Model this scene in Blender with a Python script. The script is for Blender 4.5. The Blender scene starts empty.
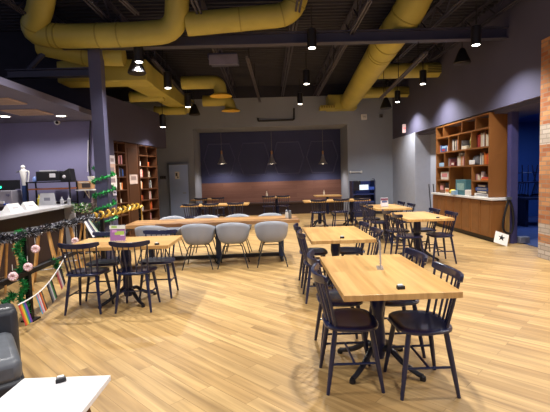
import bpy, bmesh, math, random
from mathutils import Vector, Matrix
random.seed(7)
PI = math.pi
S = bpy.context.scene
C = S.collection

# ------------------------------------------------------------ camera
F, ROLL, H = 413.0, 0.03, 1.5
PIT, YAW = math.atan(30.2/413), math.atan(6.1/413)
FW = Vector((math.sin(YAW)*math.cos(PIT), math.cos(YAW)*math.cos(PIT), -math.sin(PIT)))
RT = Vector((math.cos(YAW), -math.sin(YAW), 0))
UP = RT.cross(FW)
cd = bpy.data.cameras.new('camera'); cam = bpy.data.objects.new('camera', cd); C.objects.link(cam)
cd.sensor_width = 36; cd.lens = F/550*36; cd.clip_start = .05
# image x axis: level-camera coords (cos r, -sin r); image up axis: (sin r, cos r)
ix = RT*math.cos(ROLL) - UP*math.sin(ROLL)
iy = RT*math.sin(ROLL) + UP*math.cos(ROLL)
cam.matrix_world = Matrix(((ix.x, iy.x, -FW.x, 0), (ix.y, iy.y, -FW.y, 0), (ix.z, iy.z, -FW.z, H), (0, 0, 0, 1)))
S.camera = cam

def ray(x, y):
    u, v = x-275., 206.-y
    return FW*F + ix*u + iy*v
def atY(x, y, Y):            # where the photo's pixel lies at a depth
    d = ray(x, y); t = Y/d.y
    return Vector((d.x*t, Y, H+d.z*t))
def atX(x, y, X):
    d = ray(x, y); t = X/d.x
    return Vector((X, d.y*t, H+d.z*t))
def atZ(x, y, Z):
    d = ray(x, y); t = (Z-H)/d.z
    return Vector((d.x*t, d.y*t, Z))

# ------------------------------------------------------------ materials
def lin(h):
    h = h.lstrip('#'); o = []
    for i in (0, 2, 4):
        c = int(h[i:i+2], 16)/255
        o.append(c/12.92 if c <= .04045 else ((c+.055)/1.055)**2.4)
    return (*o, 1)
MC = {}
def mat(h, rough=.5, metal=0, var=.12, scale=6, bump=0, emit=0, name=None, spec=.5, alpha=1, trans=0, coat=0):
    key = (h, rough, metal, var, scale, bump, emit, spec, alpha, trans, coat)
    if key in MC: return MC[key]
    m = bpy.data.materials.new(name or 'mat_'+h.strip('#')); m.use_nodes = True
    nt = m.node_tree; b = nt.nodes['Principled BSDF']
    b.inputs['Roughness'].default_value = rough; b.inputs['Metallic'].default_value = metal
    b.inputs['Specular IOR Level'].default_value = spec
    b.inputs['Coat Weight'].default_value = coat
    c = lin(h)
    tc = nt.nodes.new('ShaderNodeTexCoord'); nz = nt.nodes.new('ShaderNodeTexNoise')
    nz.inputs['Scale'].default_value = scale; nz.inputs['Detail'].default_value = 4
    nt.links.new(tc.outputs['Object'], nz.inputs['Vector'])
    cr = nt.nodes.new('ShaderNodeValToRGB')
    cr.color_ramp.elements[0].position = .3; cr.color_ramp.elements[1].position = .7
    cr.color_ramp.elements[0].color = tuple(v*(1-var) for v in c[:3])+(1,)
    cr.color_ramp.elements[1].color = tuple(min(1, v*(1+var)) for v in c[:3])+(1,)
    nt.links.new(nz.outputs['Fac'], cr.inputs['Fac']); nt.links.new(cr.outputs['Color'], b.inputs['Base Color'])
    if bump:
        bp = nt.nodes.new('ShaderNodeBump'); bp.inputs['Strength'].default_value = bump; bp.inputs['Distance'].default_value = .01
        nt.links.new(nz.outputs['Fac'], bp.inputs['Height']); nt.links.new(bp.outputs['Normal'], b.inputs['Normal'])
    if emit:
        b.inputs['Emission Color'].default_value = c; b.inputs['Emission Strength'].default_value = emit
    if alpha < 1: b.inputs['Alpha'].default_value = alpha
    if trans: b.inputs['Transmission Weight'].default_value = trans
    MC[key] = m
    return m

def planks(name, c1, c2, mortar, rowh, bw, rot=0, rough=.4, grain=.35, msize=.002, swap=None, gscale=(1.2, 22, 4), c3=None, bumpy=.05):
    """wooden boards: brick cells for the boards, stretched noise for the grain"""
    m = bpy.data.materials.new(name); m.use_nodes = True; nt = m.node_tree; b = nt.nodes['Principled BSDF']
    N = nt.nodes.new; L = nt.links.new
    tc = N('ShaderNodeTexCoord'); src = tc.outputs['Object']
    if swap:
        sp = N('ShaderNodeSeparateXYZ'); L(src, sp.inputs[0]); cb = N('ShaderNodeCombineXYZ')
        for i, a in enumerate(swap): L(sp.outputs['XYZ'.index(a)], cb.inputs[i])
        src = cb.outputs[0]
    mp = N('ShaderNodeMapping'); mp.inputs['Rotation'].default_value = (0, 0, rot); L(src, mp.inputs['Vector'])
    br = N('ShaderNodeTexBrick'); br.offset = .37; br.offset_frequency = 2
    br.inputs['Scale'].default_value = 1; br.inputs['Mortar Size'].default_value = msize
    br.inputs['Brick Width'].default_value = bw; br.inputs['Row Height'].default_value = rowh
    br.inputs['Color1'].default_value = lin(c1); br.inputs['Color2'].default_value = lin(c2); br.inputs['Mortar'].default_value = lin(mortar)
    br.inputs['Mortar Smooth'].default_value = .3
    L(mp.outputs[0], br.inputs['Vector'])
    m2 = N('ShaderNodeMapping'); m2.inputs['Scale'].default_value = gscale; L(mp.outputs[0], m2.inputs['Vector'])
    # shift the grain from board to board
    ad = N('ShaderNodeVectorMath'); ad.operation = 'MULTIPLY_ADD'
    L(br.outputs['Color'], ad.inputs[0]); ad.inputs[1].default_value = (37, 23, 11); L(m2.outputs[0], ad.inputs[2])
    nz = N('ShaderNodeTexNoise'); nz.inputs['Scale'].default_value = 1; nz.inputs['Detail'].default_value = 6; nz.inputs['Distortion'].default_value = .6
    L(ad.outputs[0], nz.inputs['Vector'])
    cr = N('ShaderNodeValToRGB'); cr.color_ramp.elements[0].position = .3; cr.color_ramp.elements[1].position = .72
    k = 1-grain
    cr.color_ramp.elements[0].color = (k, k*.93, k*.85, 1); cr.color_ramp.elements[1].color = (1.06, 1.06, 1.06, 1)
    L(nz.outputs['Fac'], cr.inputs['Fac'])
    mx = N('ShaderNodeMix'); mx.data_type = 'RGBA'; mx.blend_type = 'MULTIPLY'; mx.inputs['Factor'].default_value = 1
    L(br.outputs['Color'], mx.inputs['A']); L(cr.outputs['Color'], mx.inputs['B'])
    L(mx.outputs['Result'], b.inputs['Base Color'])
    b.inputs['Roughness'].default_value = rough
    bp = N('ShaderNodeBump'); bp.inputs['Strength'].default_value = bumpy; bp.inputs['Distance'].default_value = .01
    L(nz.outputs['Fac'], bp.inputs['Height']); L(bp.outputs['Normal'], b.inputs['Normal'])
    return m

def brickmat():
    m = bpy.data.materials.new('brick'); m.use_nodes = True; nt = m.node_tree; b = nt.nodes['Principled BSDF']
    N = nt.nodes.new; L = nt.links.new
    tc = N('ShaderNodeTexCoord'); sp = N('ShaderNodeSeparateXYZ'); L(tc.outputs['Object'], sp.inputs[0])
    cb = N('ShaderNodeCombineXYZ'); ad = N('ShaderNodeMath'); L(sp.outputs[0], ad.inputs[0]); L(sp.outputs[1], ad.inputs[1])
    L(ad.outputs[0], cb.inputs[0]); L(sp.outputs[2], cb.inputs[1])
    br = N('ShaderNodeTexBrick'); br.inputs['Scale'].default_value = 1; br.inputs['Brick Width'].default_value = .21; br.inputs['Row Height'].default_value = .073
    br.inputs['Mortar Size'].default_value = .008; br.inputs['Color1'].default_value = lin('#9a5a36'); br.inputs['Color2'].default_value = lin('#c08a5a'); br.inputs['Mortar'].default_value = lin('#8f7a66')
    L(cb.outputs[0], br.inputs['Vector'])
    b2 = N('ShaderNodeTexBrick')
    for k in ('Scale', 'Brick Width', 'Row Height', 'Mortar Size'): b2.inputs[k].default_value = br.inputs[k].default_value
    b2.inputs['Color1'].default_value = lin('#bdb2a6'); b2.inputs['Color2'].default_value = lin('#a89a8c'); b2.inputs['Mortar'].default_value = lin('#8f857a')
    L(cb.outputs[0], b2.inputs['Vector'])
    # pale courses by height
    rp = N('ShaderNodeValToRGB'); rp.color_ramp.interpolation = 'CONSTANT'
    mr = N('ShaderNodeMath'); mr.operation = 'DIVIDE'; mr.inputs[1].default_value = 4.0; L(sp.outputs[2], mr.inputs[0]); L(mr.outputs[0], rp.inputs['Fac'])
    e = rp.color_ramp.elements; e[0].position = 0; e[0].color = (1, 1, 1, 1); e[1].position = .26/4; e[1].color = (0, 0, 0, 1)
    for z, v in ((.40, 1), (.57, 0), (1.87, 1), (2.2, 0)):
        x = e.new(z/4); x.color = (v, v, v, 1)
    mx = N('ShaderNodeMix'); mx.data_type = 'RGBA'; L(rp.outputs['Color'], mx.inputs['Factor']); L(br.outputs['Color'], mx.inputs['A']); L(b2.outputs['Color'], mx.inputs['B'])
    L(mx.outputs['Result'], b.inputs['Base Color']); b.inputs['Roughness'].default_value = .9
    bp = N('ShaderNodeBump'); bp.inputs['Strength'].default_value = .4; bp.inputs['Distance'].default_value = .01; bp.invert = True
    L(br.outputs['Fac'], bp.inputs['Height']); L(bp.outputs['Normal'], b.inputs['Normal'])
    return m

FLOOR = planks('floor_planks', '#c6a56e', '#ad8b57', '#86693c', .115, 1.0, rot=math.radians(45), rough=.42, grain=.5, msize=.0018, gscale=(.9, 16, 1))
OAK = planks('table_oak', '#d8b070', '#c69a5c', '#b0854a', .125, 1.3, rot=PI/2, rough=.3, grain=.3, msize=.0006, gscale=(1.2, 20, 3))
OAKX = planks('table_oak_crosswise', '#d8b070', '#c69a5c', '#b0854a', .125, 1.3, rot=0, rough=.3, grain=.3, msize=.0006, gscale=(1.2, 20, 3))
ACACIA = planks('long_table_wood', '#c59a66', '#7d5430', '#5e3d20', .11, .7, rot=0, rough=.35, grain=.35, msize=.001, gscale=(1.6, 14, 3))
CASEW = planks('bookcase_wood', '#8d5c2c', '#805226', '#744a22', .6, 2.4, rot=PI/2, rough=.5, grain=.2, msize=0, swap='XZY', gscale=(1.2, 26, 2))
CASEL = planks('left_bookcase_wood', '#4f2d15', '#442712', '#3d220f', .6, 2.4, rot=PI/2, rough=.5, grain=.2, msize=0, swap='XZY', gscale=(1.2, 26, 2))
BENCHW = planks('bench_panel_wood', '#7d584c', '#714e44', '#553a32', .16, 1.8, rot=0, rough=.5, grain=.22, msize=.002, swap='XZY', gscale=(1.2, 22, 2))
STOOLW = mat('#cf9f5f', .5, var=.15, scale=12)
NAVY = mat('#0c1537', .28, var=.1, spec=.5, coat=.3)
NAVYP = mat('#0e1842', .35, var=.1)
BLACK = mat('#0c0c10', .45, var=.15)
BLACKM = mat('#101014', .4, metal=.4)
STEEL = mat('#8d939e', .35, metal=.8, var=.08, scale=3)
WHITE = mat('#e6e4e2', .4, var=.03)
PAPER = mat('#e9e6e0', .7, var=.04)
YEL = mat('#aca14c', .5, var=.10, scale=2, bump=.05)
GREYP = mat('#8f939c', .5, var=.04)
DWALL = mat('#4d4c64', .8, var=.06, scale=1.5)
BARWALL = mat('#7d799c', .8, var=.05, scale=1.2)
GWALL = mat('#8e95a3', .8, var=.05, scale=1.2)
NICHEB = mat('#343a62', .6, var=.06, scale=2)
STEELP = mat('#343549', .5, var=.08)
DECK = mat('#272735', .7, var=.15, scale=3)
JOIST = mat('#323246', .6, var=.1)
STRUT = mat('#55525f', .5, metal=.3, var=.1)
LENS = mat('#fff4e4', .5, emit=14, var=0)
BRICK = brickmat()
LEATHER = mat('#2b2e34', .38, var=.18, scale=14, bump=.15)
DARKBAR = mat('#2c1a1a', .5, var=.2, scale=4)
COUNTER = mat('#b9b7bb', .35, var=.05)

# ------------------------------------------------------------ mesh helpers
class MB:
    def __init__(self): self.v = []; self.f = []; self.m = []; self.slot = 0
    def add(self, vs, fs):
        n = len(self.v); self.v += [Vector(p) for p in vs]
        for f in fs: self.f.append([i+n for i in f]); self.m.append(self.slot)
        return self
    def box(self, c, s, rz=0, M=None):
        x, y, z = s[0]/2, s[1]/2, s[2]/2; c = Vector(c)
        vs = [Vector((a, b, d)) for d in (-z, z) for a, b in ((-x, -y), (x, -y), (x, y), (-x, y))]
        R = M.to_3x3() if M else Matrix.Rotation(rz, 3, 'Z')
        return self.add([c+R@p for p in vs], [(3, 2, 1, 0), (4, 5, 6, 7), (0, 1, 5, 4), (1, 2, 6, 5), (2, 3, 7, 6), (3, 0, 4, 7)])
    def bb(self, lo, hi):
        return self.box([(a+b)/2 for a, b in zip(lo, hi)], [abs(b-a) for a, b in zip(lo, hi)])
    def tube(self, path, r, n=10, cap=True):
        P = [Vector(p) for p in path]; k = len(P)
        rs = r if isinstance(r, (list, tuple)) else [r]*k
        T = []
        for i in range(k):
            t = (P[min(i+1, k-1)]-P[max(i-1, 0)])
            T.append(t.normalized() if t.length > 1e-9 else Vector((0, 0, 1)))
        a = T[0].orthogonal().normalized(); vs = []
        for i in range(k):
            a = (a - T[i]*a.dot(T[i])); a = a.normalized() if a.length > 1e-6 else T[i].orthogonal().normalized()
            b = T[i].cross(a)
            for j in range(n):
                q = 2*PI*j/n; vs.append(P[i]+(a*math.cos(q)+b*math.sin(q))*rs[i])
        fs = [(i*n+j, i*n+(j+1) % n, (i+1)*n+(j+1) % n, (i+1)*n+j) for i in range(k-1) for j in range(n)]
        if cap: fs += [tuple(range(n))[::-1], tuple((k-1)*n+j for j in range(n))]
        return self.add(vs, fs)
    def lathe(self, prof, o=(0, 0, 0), n=20):
        vs = []; o = Vector(o); k = len(prof)
        for r, z in prof:
            for j in range(n):
                q = 2*PI*j/n; vs.append(o+Vector((r*math.cos(q), r*math.sin(q), z)))
        fs = [(i*n+j, i*n+(j+1) % n, (i+1)*n+(j+1) % n, (i+1)*n+j) for i in range(k-1) for j in range(n)]
        if prof[0][0] > 1e-4: fs.append(tuple(range(n))[::-1])
        if prof[-1][0] > 1e-4: fs.append(tuple((k-1)*n+j for j in range(n)))
        return self.add(vs, fs)
    def prism(self, pts, z0, z1, f=None):
        """outline in xy extruded in z; f maps a point"""
        k = len(pts); f = f or (lambda p: p)
        vs = [f(Vector((x, y, z0))) for x, y in pts]+[f(Vector((x, y, z1))) for x, y in pts]
        fs = [tuple(range(k))[::-1], tuple(range(k, 2*k))]+[(i, (i+1) % k, k+(i+1) % k, k+i) for i in range(k)]
        return self.add(vs, fs)
    def sphere(self, c, r, n=10, sq=(1, 1, 1)):
        c = Vector(c); k = n//2+1
        prof = [(r*math.sin(PI*i/k), -r*math.cos(PI*i/k)) for i in range(k+1)]
        vs = [c+Vector((a*math.cos(2*PI*j/n)*sq[0], a*math.sin(2*PI*j/n)*sq[1], z*sq[2])) for a, z in prof for j in range(n)]
        return self.add(vs, [(i*n+j, i*n+(j+1) % n, (i+1)*n+(j+1) % n, (i+1)*n+j) for i in range(k) for j in range(n)])
    def build(self, name, m, parent=None, bev=0, smooth=35, solid=0, sub=0):
        me = bpy.data.meshes.new(name); me.from_pydata([tuple(p) for p in self.v], [], self.f)
        ms = m if isinstance(m, (list, tuple)) else [m]
        for x in ms: me.materials.append(x)
        if len(ms) > 1: me.polygons.foreach_set('material_index', self.m)
        bm = bmesh.new(); bm.from_mesh(me); bmesh.ops.remove_doubles(bm, verts=bm.verts, dist=1e-6)
        bmesh.ops.recalc_face_normals(bm, faces=bm.faces); bm.to_mesh(me); bm.free()
        if smooth:
            me.shade_smooth(); me.set_sharp_from_angle(angle=math.radians(smooth))
        o = bpy.data.objects.new(name, me); C.objects.link(o)
        if parent: o.parent = parent
        if bev:
            b = o.modifiers.new('bevel', 'BEVEL'); b.width = bev; b.segments = 2; b.limit_method = 'ANGLE'; b.angle_limit = math.radians(40)
        if solid:
            s = o.modifiers.new('solid', 'SOLIDIFY'); s.thickness = solid; s.offset = 0
        if sub:
            s = o.modifiers.new('sub', 'SUBSURF'); s.levels = sub; s.render_levels = sub
        return o

def tag(o, label, cat=None, group=None, kind=None):
    if label: o['label'] = label
    if cat: o['category'] = cat
    if group: o['group'] = group
    if kind: o['kind'] = kind
    return o
def thing(name, label, cat, loc=(0, 0, 0), rz=0, group=None):
    o = bpy.data.objects.new(name, None); C.objects.link(o); o.empty_display_size = .1
    o.location = loc; o.rotation_euler = (0, 0, rz)
    return tag(o, label, cat, group)
def struct(o): o['kind'] = 'structure'; return o
def copy_tree(o, parent=None):
    c = o.copy(); C.objects.link(c); c.parent = parent
    for ch in list(o.children): copy_tree(ch, c)
    return c
def put(mb, name, m, label, cat, loc=(0, 0, 0), rz=0, group=None, **k):
    o = mb.build(name, m, **k); o.location = loc; o.rotation_euler = (0, 0, rz)
    return tag(o, label, cat, group)
def spline(P, n=8):
    P = [Vector(p) for p in P]; out = []
    for i in range(len(P)-1):
        a, b, c, d = P[max(i-1, 0)], P[i], P[i+1], P[min(i+2, len(P)-1)]
        for j in range(n):
            t = j/n
            out.append(.5*((2*b)+(c-a)*t+(2*a-5*b+4*c-d)*t*t+(3*b-a-3*c+d)*t**3))
    return out+[P[-1]]
def fillet(P, r, n=6):
    """polyline with rounded corners"""
    P = [Vector(p) for p in P]; out = [P[0]]
    for i in range(1, len(P)-1):
        a, b, c = P[i-1], P[i], P[i+1]
        d1 = (a-b).normalized(); d2 = (c-b).normalized(); rr = min(r, (a-b).length*.49, (c-b).length*.49)
        p, q = b+d1*rr, b+d2*rr
        for j in range(n+1):
            t = j/n; out.append(p*(1-t)**2+b*2*t*(1-t)+q*t*t)
    return out+[P[-1]]
def text(s, size, m, name, parent, loc, rot, depth=.001):
    cu = bpy.data.curves.new(name, 'FONT'); cu.body = s; cu.size = size; cu.extrude = depth; cu.align_x = 'CENTER'; cu.align_y = 'CENTER'
    t = bpy.data.objects.new(name, cu); C.objects.link(t)
    dg = bpy.context.evaluated_depsgraph_get(); dg.update()
    me = bpy.data.meshes.new_from_object(t.evaluated_get(dg)); bpy.data.objects.remove(t)
    o = bpy.data.objects.new(name, me); C.objects.link(o); me.materials.clear(); me.materials.append(m)
    o.parent = parent; o.location = loc; o.rotation_euler = rot
    return o

# ------------------------------------------------------------ the setting
ZD = 4.75                      # roof deck
BY, NY = 15.0, 16.5            # back wall, back of the niche
mb = MB(); mb.bb((-10, -3, -.1), (11, 17, 0)); struct(mb.build('floor', FLOOR, smooth=0))
# corrugated roof deck, ribs across the room
mb = MB(); y = 2.0
vs = []; fs = []
prof = [(0, 0), (.07, 0), (.09, -.05), (.14, -.05), (.16, 0)]
ys = []
while y < 17:
    for dy, dz in prof[:4]: ys.append((y+dy, ZD+dz))
    y += .16
for yy, zz in ys: vs += [(-10, yy, zz), (6.5, yy, zz)]
fs = [(2*i, 2*i+1, 2*i+3, 2*i+2) for i in range(len(ys)-1)]
mb.add(vs, fs); struct(mb.build('ceiling', DECK, smooth=0))
# back wall with the niche opening
nl, nr = atY(192.5, 128, BY).x, atY(347.3, 127, BY).x
nt_ = 3.27
mb = MB()
mb.bb((-6, BY, 0), (nl, BY+.12, 4.3)); mb.bb((nr, BY, 0), (8, BY+.12, 4.3)); mb.bb((nl, BY, nt_), (nr, BY+.12, 4.3))
mb.bb((nl-.1, BY+.1, 0), (nl, NY, nt_+.1)); mb.bb((nr, BY+.1, 0), (nr+.1, NY, nt_+.1)); mb.bb((nl, BY+.1, nt_), (nr, NY, nt_+.1))
struct(mb.build('wall_back', GWALL, smooth=0))
mb = MB(); mb.bb((-6, BY-.02, 4.3), (6, BY+.1, ZD)); struct(mb.build('trim_back_beam', DECK, smooth=0))
mb = MB(); mb.bb((nl, NY, 1.28), (nr, NY+.1, nt_))
# raised hexagon mouldings on the blue wall
cz, hh = 2.2, .62
def hexa(cx):
    hw = .62; pts = [(cx-hw, cz), (cx-hw*.68, cz+hh), (cx+hw*.68, cz+hh), (cx+hw, cz), (cx+hw*.68, cz-hh), (cx-hw*.68, cz-hh)]
    for a, b in zip(pts, pts[1:]+pts[:1]):
        mb.tube([(a[0], NY, a[1]), (b[0], NY, b[1])], .022, 6)
struct(mb.build('wall_niche', NICHEB, smooth=0)); mb = MB()
x = nl+.75
while x < nr-.4: hexa(x); x += 1.36
struct(mb.build('trim_hexagons', mat('#4c5078', .4), smooth=0))
mb = MB(); mb.bb((nl, NY-.03, 0), (nr, NY+.1, 1.28)); struct(mb.build('trim_niche_panel', BENCHW, smooth=0))
bd = thing('bench', 'long dark brown built-in bench along the back of the blue niche', 'bench', ((nl+nr)/2, NY-.35, 0))
w = (nr-nl)-.04
MB().box((0, .06, .2), (w, .44, .4)).build('base', mat('#2f1d1a', .6), bd)
MB().box((0, .05, .44), (w, .5, .08)).build('seat_cushion', mat('#3a2520', .5), bd, bev=.02)
# right wall: upper part, far lower part, recess
mb = MB(); RX = 4.55
mb.bb((RX, 3, 2.69), (RX+.15, BY, ZD))
mb.bb((RX, 12.92, 0), (RX+.1, BY, 2.7))
struct(mb.build('wall_right', DWALL, smooth=0))
mb = MB(); mb.bb((RX-.005, 12.75, 0), (RX, BY, 2.69)); mb.bb((RX, 12.73, 0), (5.4, 12.9, 2.7)); mb.bb((5.03, 8.46, 0), (5.1, 12.8, 2.7))
struct(mb.build('wall_recess', mat('#a0a5b4', .8, var=.04), smooth=0))
mb = MB(); mb.bb((RX+.1, 3, 2.62), (5.6, 12.8, 2.7)); struct(mb.build('ceiling_recess', DWALL, smooth=0))
mb = MB(); mb.bb((4.82, 8.14, 0), (4.96, 8.27, 2.7)); struct(mb.build('trim_opening', mat('#3c3a68', .6), smooth=0))
# blue room beyond the opening
mb = MB(); mb.bb((9.5, 4, 0), (9.6, 13, 3)); mb.bb((5.1, 12.6, 0), (9.6, 12.7, 3)); mb.bb((5.1, 4, 2.9), (9.6, 13, 3))
mb.bb((5.1, 4, 0), (9.6, 4.1, 3))
struct(mb.build('wall_blue_room', mat('#24457f', .7, var=.1, scale=1), smooth=0))
mb = MB(); mb.bb((5.05, 4.1, 0), (9.5, 12.6, .012)); struct(mb.build('floor_blue_room', mat('#33436f', .8), smooth=0))
mb = MB(); mb.bb((4.5, 3.0, 0), (5.2, 6.8, 3.56)); struct(mb.build('wall_brick', BRICK, smooth=0))
mb = MB(); mb.bb((4.5, 3.0, 3.56), (5.2, 6.8, ZD)); struct(mb.build('trim_brick_cap', DWALL, smooth=0))
# bar alcove
mb = MB(); mb.bb((-10, 9.1, 0), (-3.72, 9.25, 2.9)); struct(mb.build('wall_bar', BARWALL, smooth=0))
mb = MB(); mb.bb((-10, 9.1, 2.9), (-3.72, 9.25, ZD)); struct(mb.build('wall_bar_upper', mat('#232230', .9), smooth=0))
mb = MB(); mb.bb((-10, 3.0, 2.8), (-3.46, 9.1, 2.9)); struct(mb.build('ceiling_bar', mat('#5c5a70', .8, var=.04), smooth=0))
# angled left wall with the bookcases: foot line from LA to LB
LA, LB = Vector((-3.72, 9.1, 0)), Vector((-3.12, 12.95, 0))
ld = (LB-LA).normalized(); ln = Vector((ld.y, -ld.x, 0)); LANG = math.atan2(ld.y, ld.x)
def onleft(px, z=1.5):       # distance along the left wall seen at a pixel column
    d = ray(px, 177); a, b = d.x, d.y
    t = (LA.x*b-LA.y*a)/(ld.y*a-ld.x*b); return t
U1a, U1b, U2a, U2b = onleft(115.5), onleft(128), onleft(140.5), onleft(158.5)
mb = MB(); Lw = (LB-LA).length
def lwall(t0, t1, z0, z1, d0=0, d1=.12):
    mb.box(LA+ld*(t0+t1)/2-ln*(d0+d1)/2+Vector((0, 0, (z0+z1)/2)), (t1-t0, d1-d0, z1-z0), LANG)
lwall(0, Lw, 2.5, 3.45); lwall(0, U1a, 0, 2.5); lwall(0, Lw, 2.45, 2.5, 0, .45)
struct(mb.build('wall_left', mat('#403e57', .8, var=.06, scale=1.5), smooth=0))
mb = MB(); lwall(0, U2b, 0, 2.5, .4, .46); 
mb.bb((-6.1, 9.25, 0), (-6, BY, ZD))
struct(mb.build('wall_left_rear', mat('#1d1b25', .9), smooth=0))
# door of brushed steel in the back wall
dx0, dx1 = atY(170.3, 190, BY).x, atY(189, 190, BY).x
dr = thing('door_1', None, None, ((dx0+dx1)/2, BY, 0)); dr['kind'] = 'structure'
w = dx1-dx0
MB().box((0, -.02, 1.0), (w, .05, 2.0)).build('door_panel', mat('#b9cdf6', .35, metal=.35, var=.06, scale=2), dr, bev=.006)
m = MB(); m.box((0, -.02, 2.03), (w+.1, .08, .06)); m.box((-w/2-.025, -.02, 1.0), (.05, .08, 2.0)); m.box((w/2+.025, -.02, 1.0), (.05, .08, 2.0))
m.build('door_frame', STEEL, dr, bev=.004)
MB().tube([(w/2-.09, -.06, .98), (w/2-.09, -.09, .98), (w/2-.2, -.09, .98)], .012, 8).build('door_handle', STEEL, dr)
o = put(MB().box((0, 0, 0), (.16, .006, .26)), 'notice', PAPER, 'white notice sheet taped to the steel door in the back wall', 'notice', (dx0+w*.42, BY-.05, 1.62))
m = MB(); m.box((-.02, -.004, .03), (.07, .002, .12)); m.box((.02, -.004, -.07), (.05, .002, .06)); m.build('print', mat('#39393f'), o)
# baseboards
mb = MB(); mb.bb((-4.2, BY-.015, 0), (dx0-.06, BY, .1)); mb.bb((dx1+.06, BY-.015, 0), (nl, BY, .1)); mb.bb((nr, BY-.015, 0), (RX, BY, .1))
struct(mb.build('baseboard_back', mat('#2d2c33'), smooth=0))
mb = MB(); mb.bb((RX-.02, 12.73, 0), (RX-.005, BY, .1)); struct(mb.build('baseboard_right', mat('#2d2c33'), smooth=0))

# ------------------------------------------------------------ structure overhead
CYm = 7.9
ct = atY(95.5, 60, CYm); cb_ = atY(107, 230, CYm); cx = (ct.x+cb_.x)/2
col = thing('column', 'blue grey steel column at the corner of the bar', 'column', (cx, CYm, 0))
m = MB(); m.box((0, -.085, 2.1), (.22, .02, 4.2)); m.box((0, .085, 2.1), (.22, .02, 4.2)); m.box((0, 0, 2.1), (.02, .17, 4.2)); m.box((-.1, 0, 2.1), (.015, .17, 4.2)); m.box((.1, 0, 2.1), (.015, .17, 4.2))
m.build('shaft', mat('#4d4c66', .5, var=.06), col)
MB().box((0, 0, .01), (.32, .28, .02)).build('base_plate', STEELP, col)
MB().box((0, 0, 4.2), (.3, .28, .03)).build('cap_plate', STEELP, col)
bz = atY(260, 45.5, CYm).z
bm_ = thing('roof_beam', 'long dark steel roof beam crossing the whole room above the tables', 'beam', (0, CYm, bz))
m = MB(); m.box((1.0, 0, .01), (9.4, .18, .02)); m.box((1.0, 0, .2), (9.4, .18, .02)); m.box((1.0, 0, .1), (9.4, .015, .19))
m.build('i_section', mat('#38394e', .45, var=.06), bm_)
br = thing('wall_beam', 'short steel beam running left from the column above the bar', 'beam', (0, 0, 0))
p0, p1 = atY(8, 78, CYm), atY(91, 76, CYm)
m = MB(); c = (p0+p1)/2; l = (p1-p0).length
m.box(c, (l, .16, .02)); m.box(c+Vector((0, 0, .13)), (l, .16, .02)); m.box(c+Vector((0, 0, .065)), (l, .02, .12)); m.build('i_section', mat('#38394e', .45, var=.06), br)
m = MB(); m.tube([atY(22, 76, CYm+.1), atY(45, 52, CYm+.1)], .05, 6); m.build('diagonal_brace', STEELP, br)

def joist(x, lab):
    t = thing('roof_joist', lab, 'joist', (x, 0, 0), group='open web roof joists')
    m = MB(); y0, y1 = 3.0, 15.0
    m.bb((-.05, y0, ZD-.09), (.05, y1, ZD-.055)); m.build('top_chord', JOIST, t)
    m = MB(); m.bb((-.05, y0, ZD-.43), (-.015, y1, ZD-.4)); m.bb((.015, y0, ZD-.43), (.05, y1, ZD-.4)); m.build('bottom_chord', JOIST, t)
    m = MB(); y = y0; s = 0
    while y < y1-.3:
        a, b = (ZD-.4, ZD-.08) if s == 0 else (ZD-.08, ZD-.4)
        m.tube([(0, y, a), (0, y+.4, b)], .014, 6, cap=False); y += .4; s ^= 1
    m.build('web', JOIST, t)
for i, (x, s) in enumerate([(-4.0, 'outermost on the left, above the bar'), (-2.75, 'above the left row of spotlights'), (-1.1, 'first left of the room middle'), (.6, 'above the middle row of spotlights'), (1.75, 'just left of the big sloping yellow duct'), (3.35, 'right of the big sloping yellow duct'), (4.3, 'nearest the right wall')]):
    joist(x, 'dark open web roof joist, '+s)

def strut(p, q, lab, z=None, drop=True):
    t = thing('support_rail', lab, 'rail', (0, 0, 0), group='hanging steel rails under the roof')
    m = MB(); d = (q-p); L = d.length; c = (p+q)/2
    R = d.to_track_quat('Y', 'Z').to_matrix()
    m.box(c+Vector((-.028, 0, 0)), (.018, L, .045), M=R); m.box(c+Vector((.028, 0, 0)), (.018, L, .045), M=R); m.box(c+Vector((0, 0, .02)), (.05, L, .008), M=R)
    m.build('channel', STRUT, t)
    if drop:
        for f in (.12, .5, .88):
            a = p.lerp(q, f); MB().tube([a, (a.x, a.y, ZD-.05)], .008, 6).build('hanger_rod', BLACKM, t)
strut(atZ(370, 0, 4.1), Vector((1.72, 13.9, 4.1)), 'grey hanging steel rail left of the big sloping yellow duct')
strut(atZ(153, 60, 3.95), atZ(203, 116, 3.95), 'grey hanging steel rail beside the left spotlights')
strut(atZ(247, 57, 4.1), atZ(260, 102, 4.1), 'grey hanging steel rail over the middle of the room')
strut(atZ(426, 53, 3.6), atZ(380, 99, 3.45), 'grey hanging steel rail crossing below the short yellow branch ducts')
strut(atZ(118, -4, 4.3), atZ(137, 14, 4.3), 'grey hanging steel rail above the left yellow duct', drop=False)
# black conduit loop on the upper back wall
m = MB(); m.tube(fillet([atY(258, 118, BY-.05), atY(258, 121, BY-.05), atY(294, 120, BY-.05), atY(294, 108, BY-.05)], .08), .03, 8)
put(m, 'hanging_conduit', BLACK, 'black bent conduit pipe above the blue niche', 'pipe')

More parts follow.
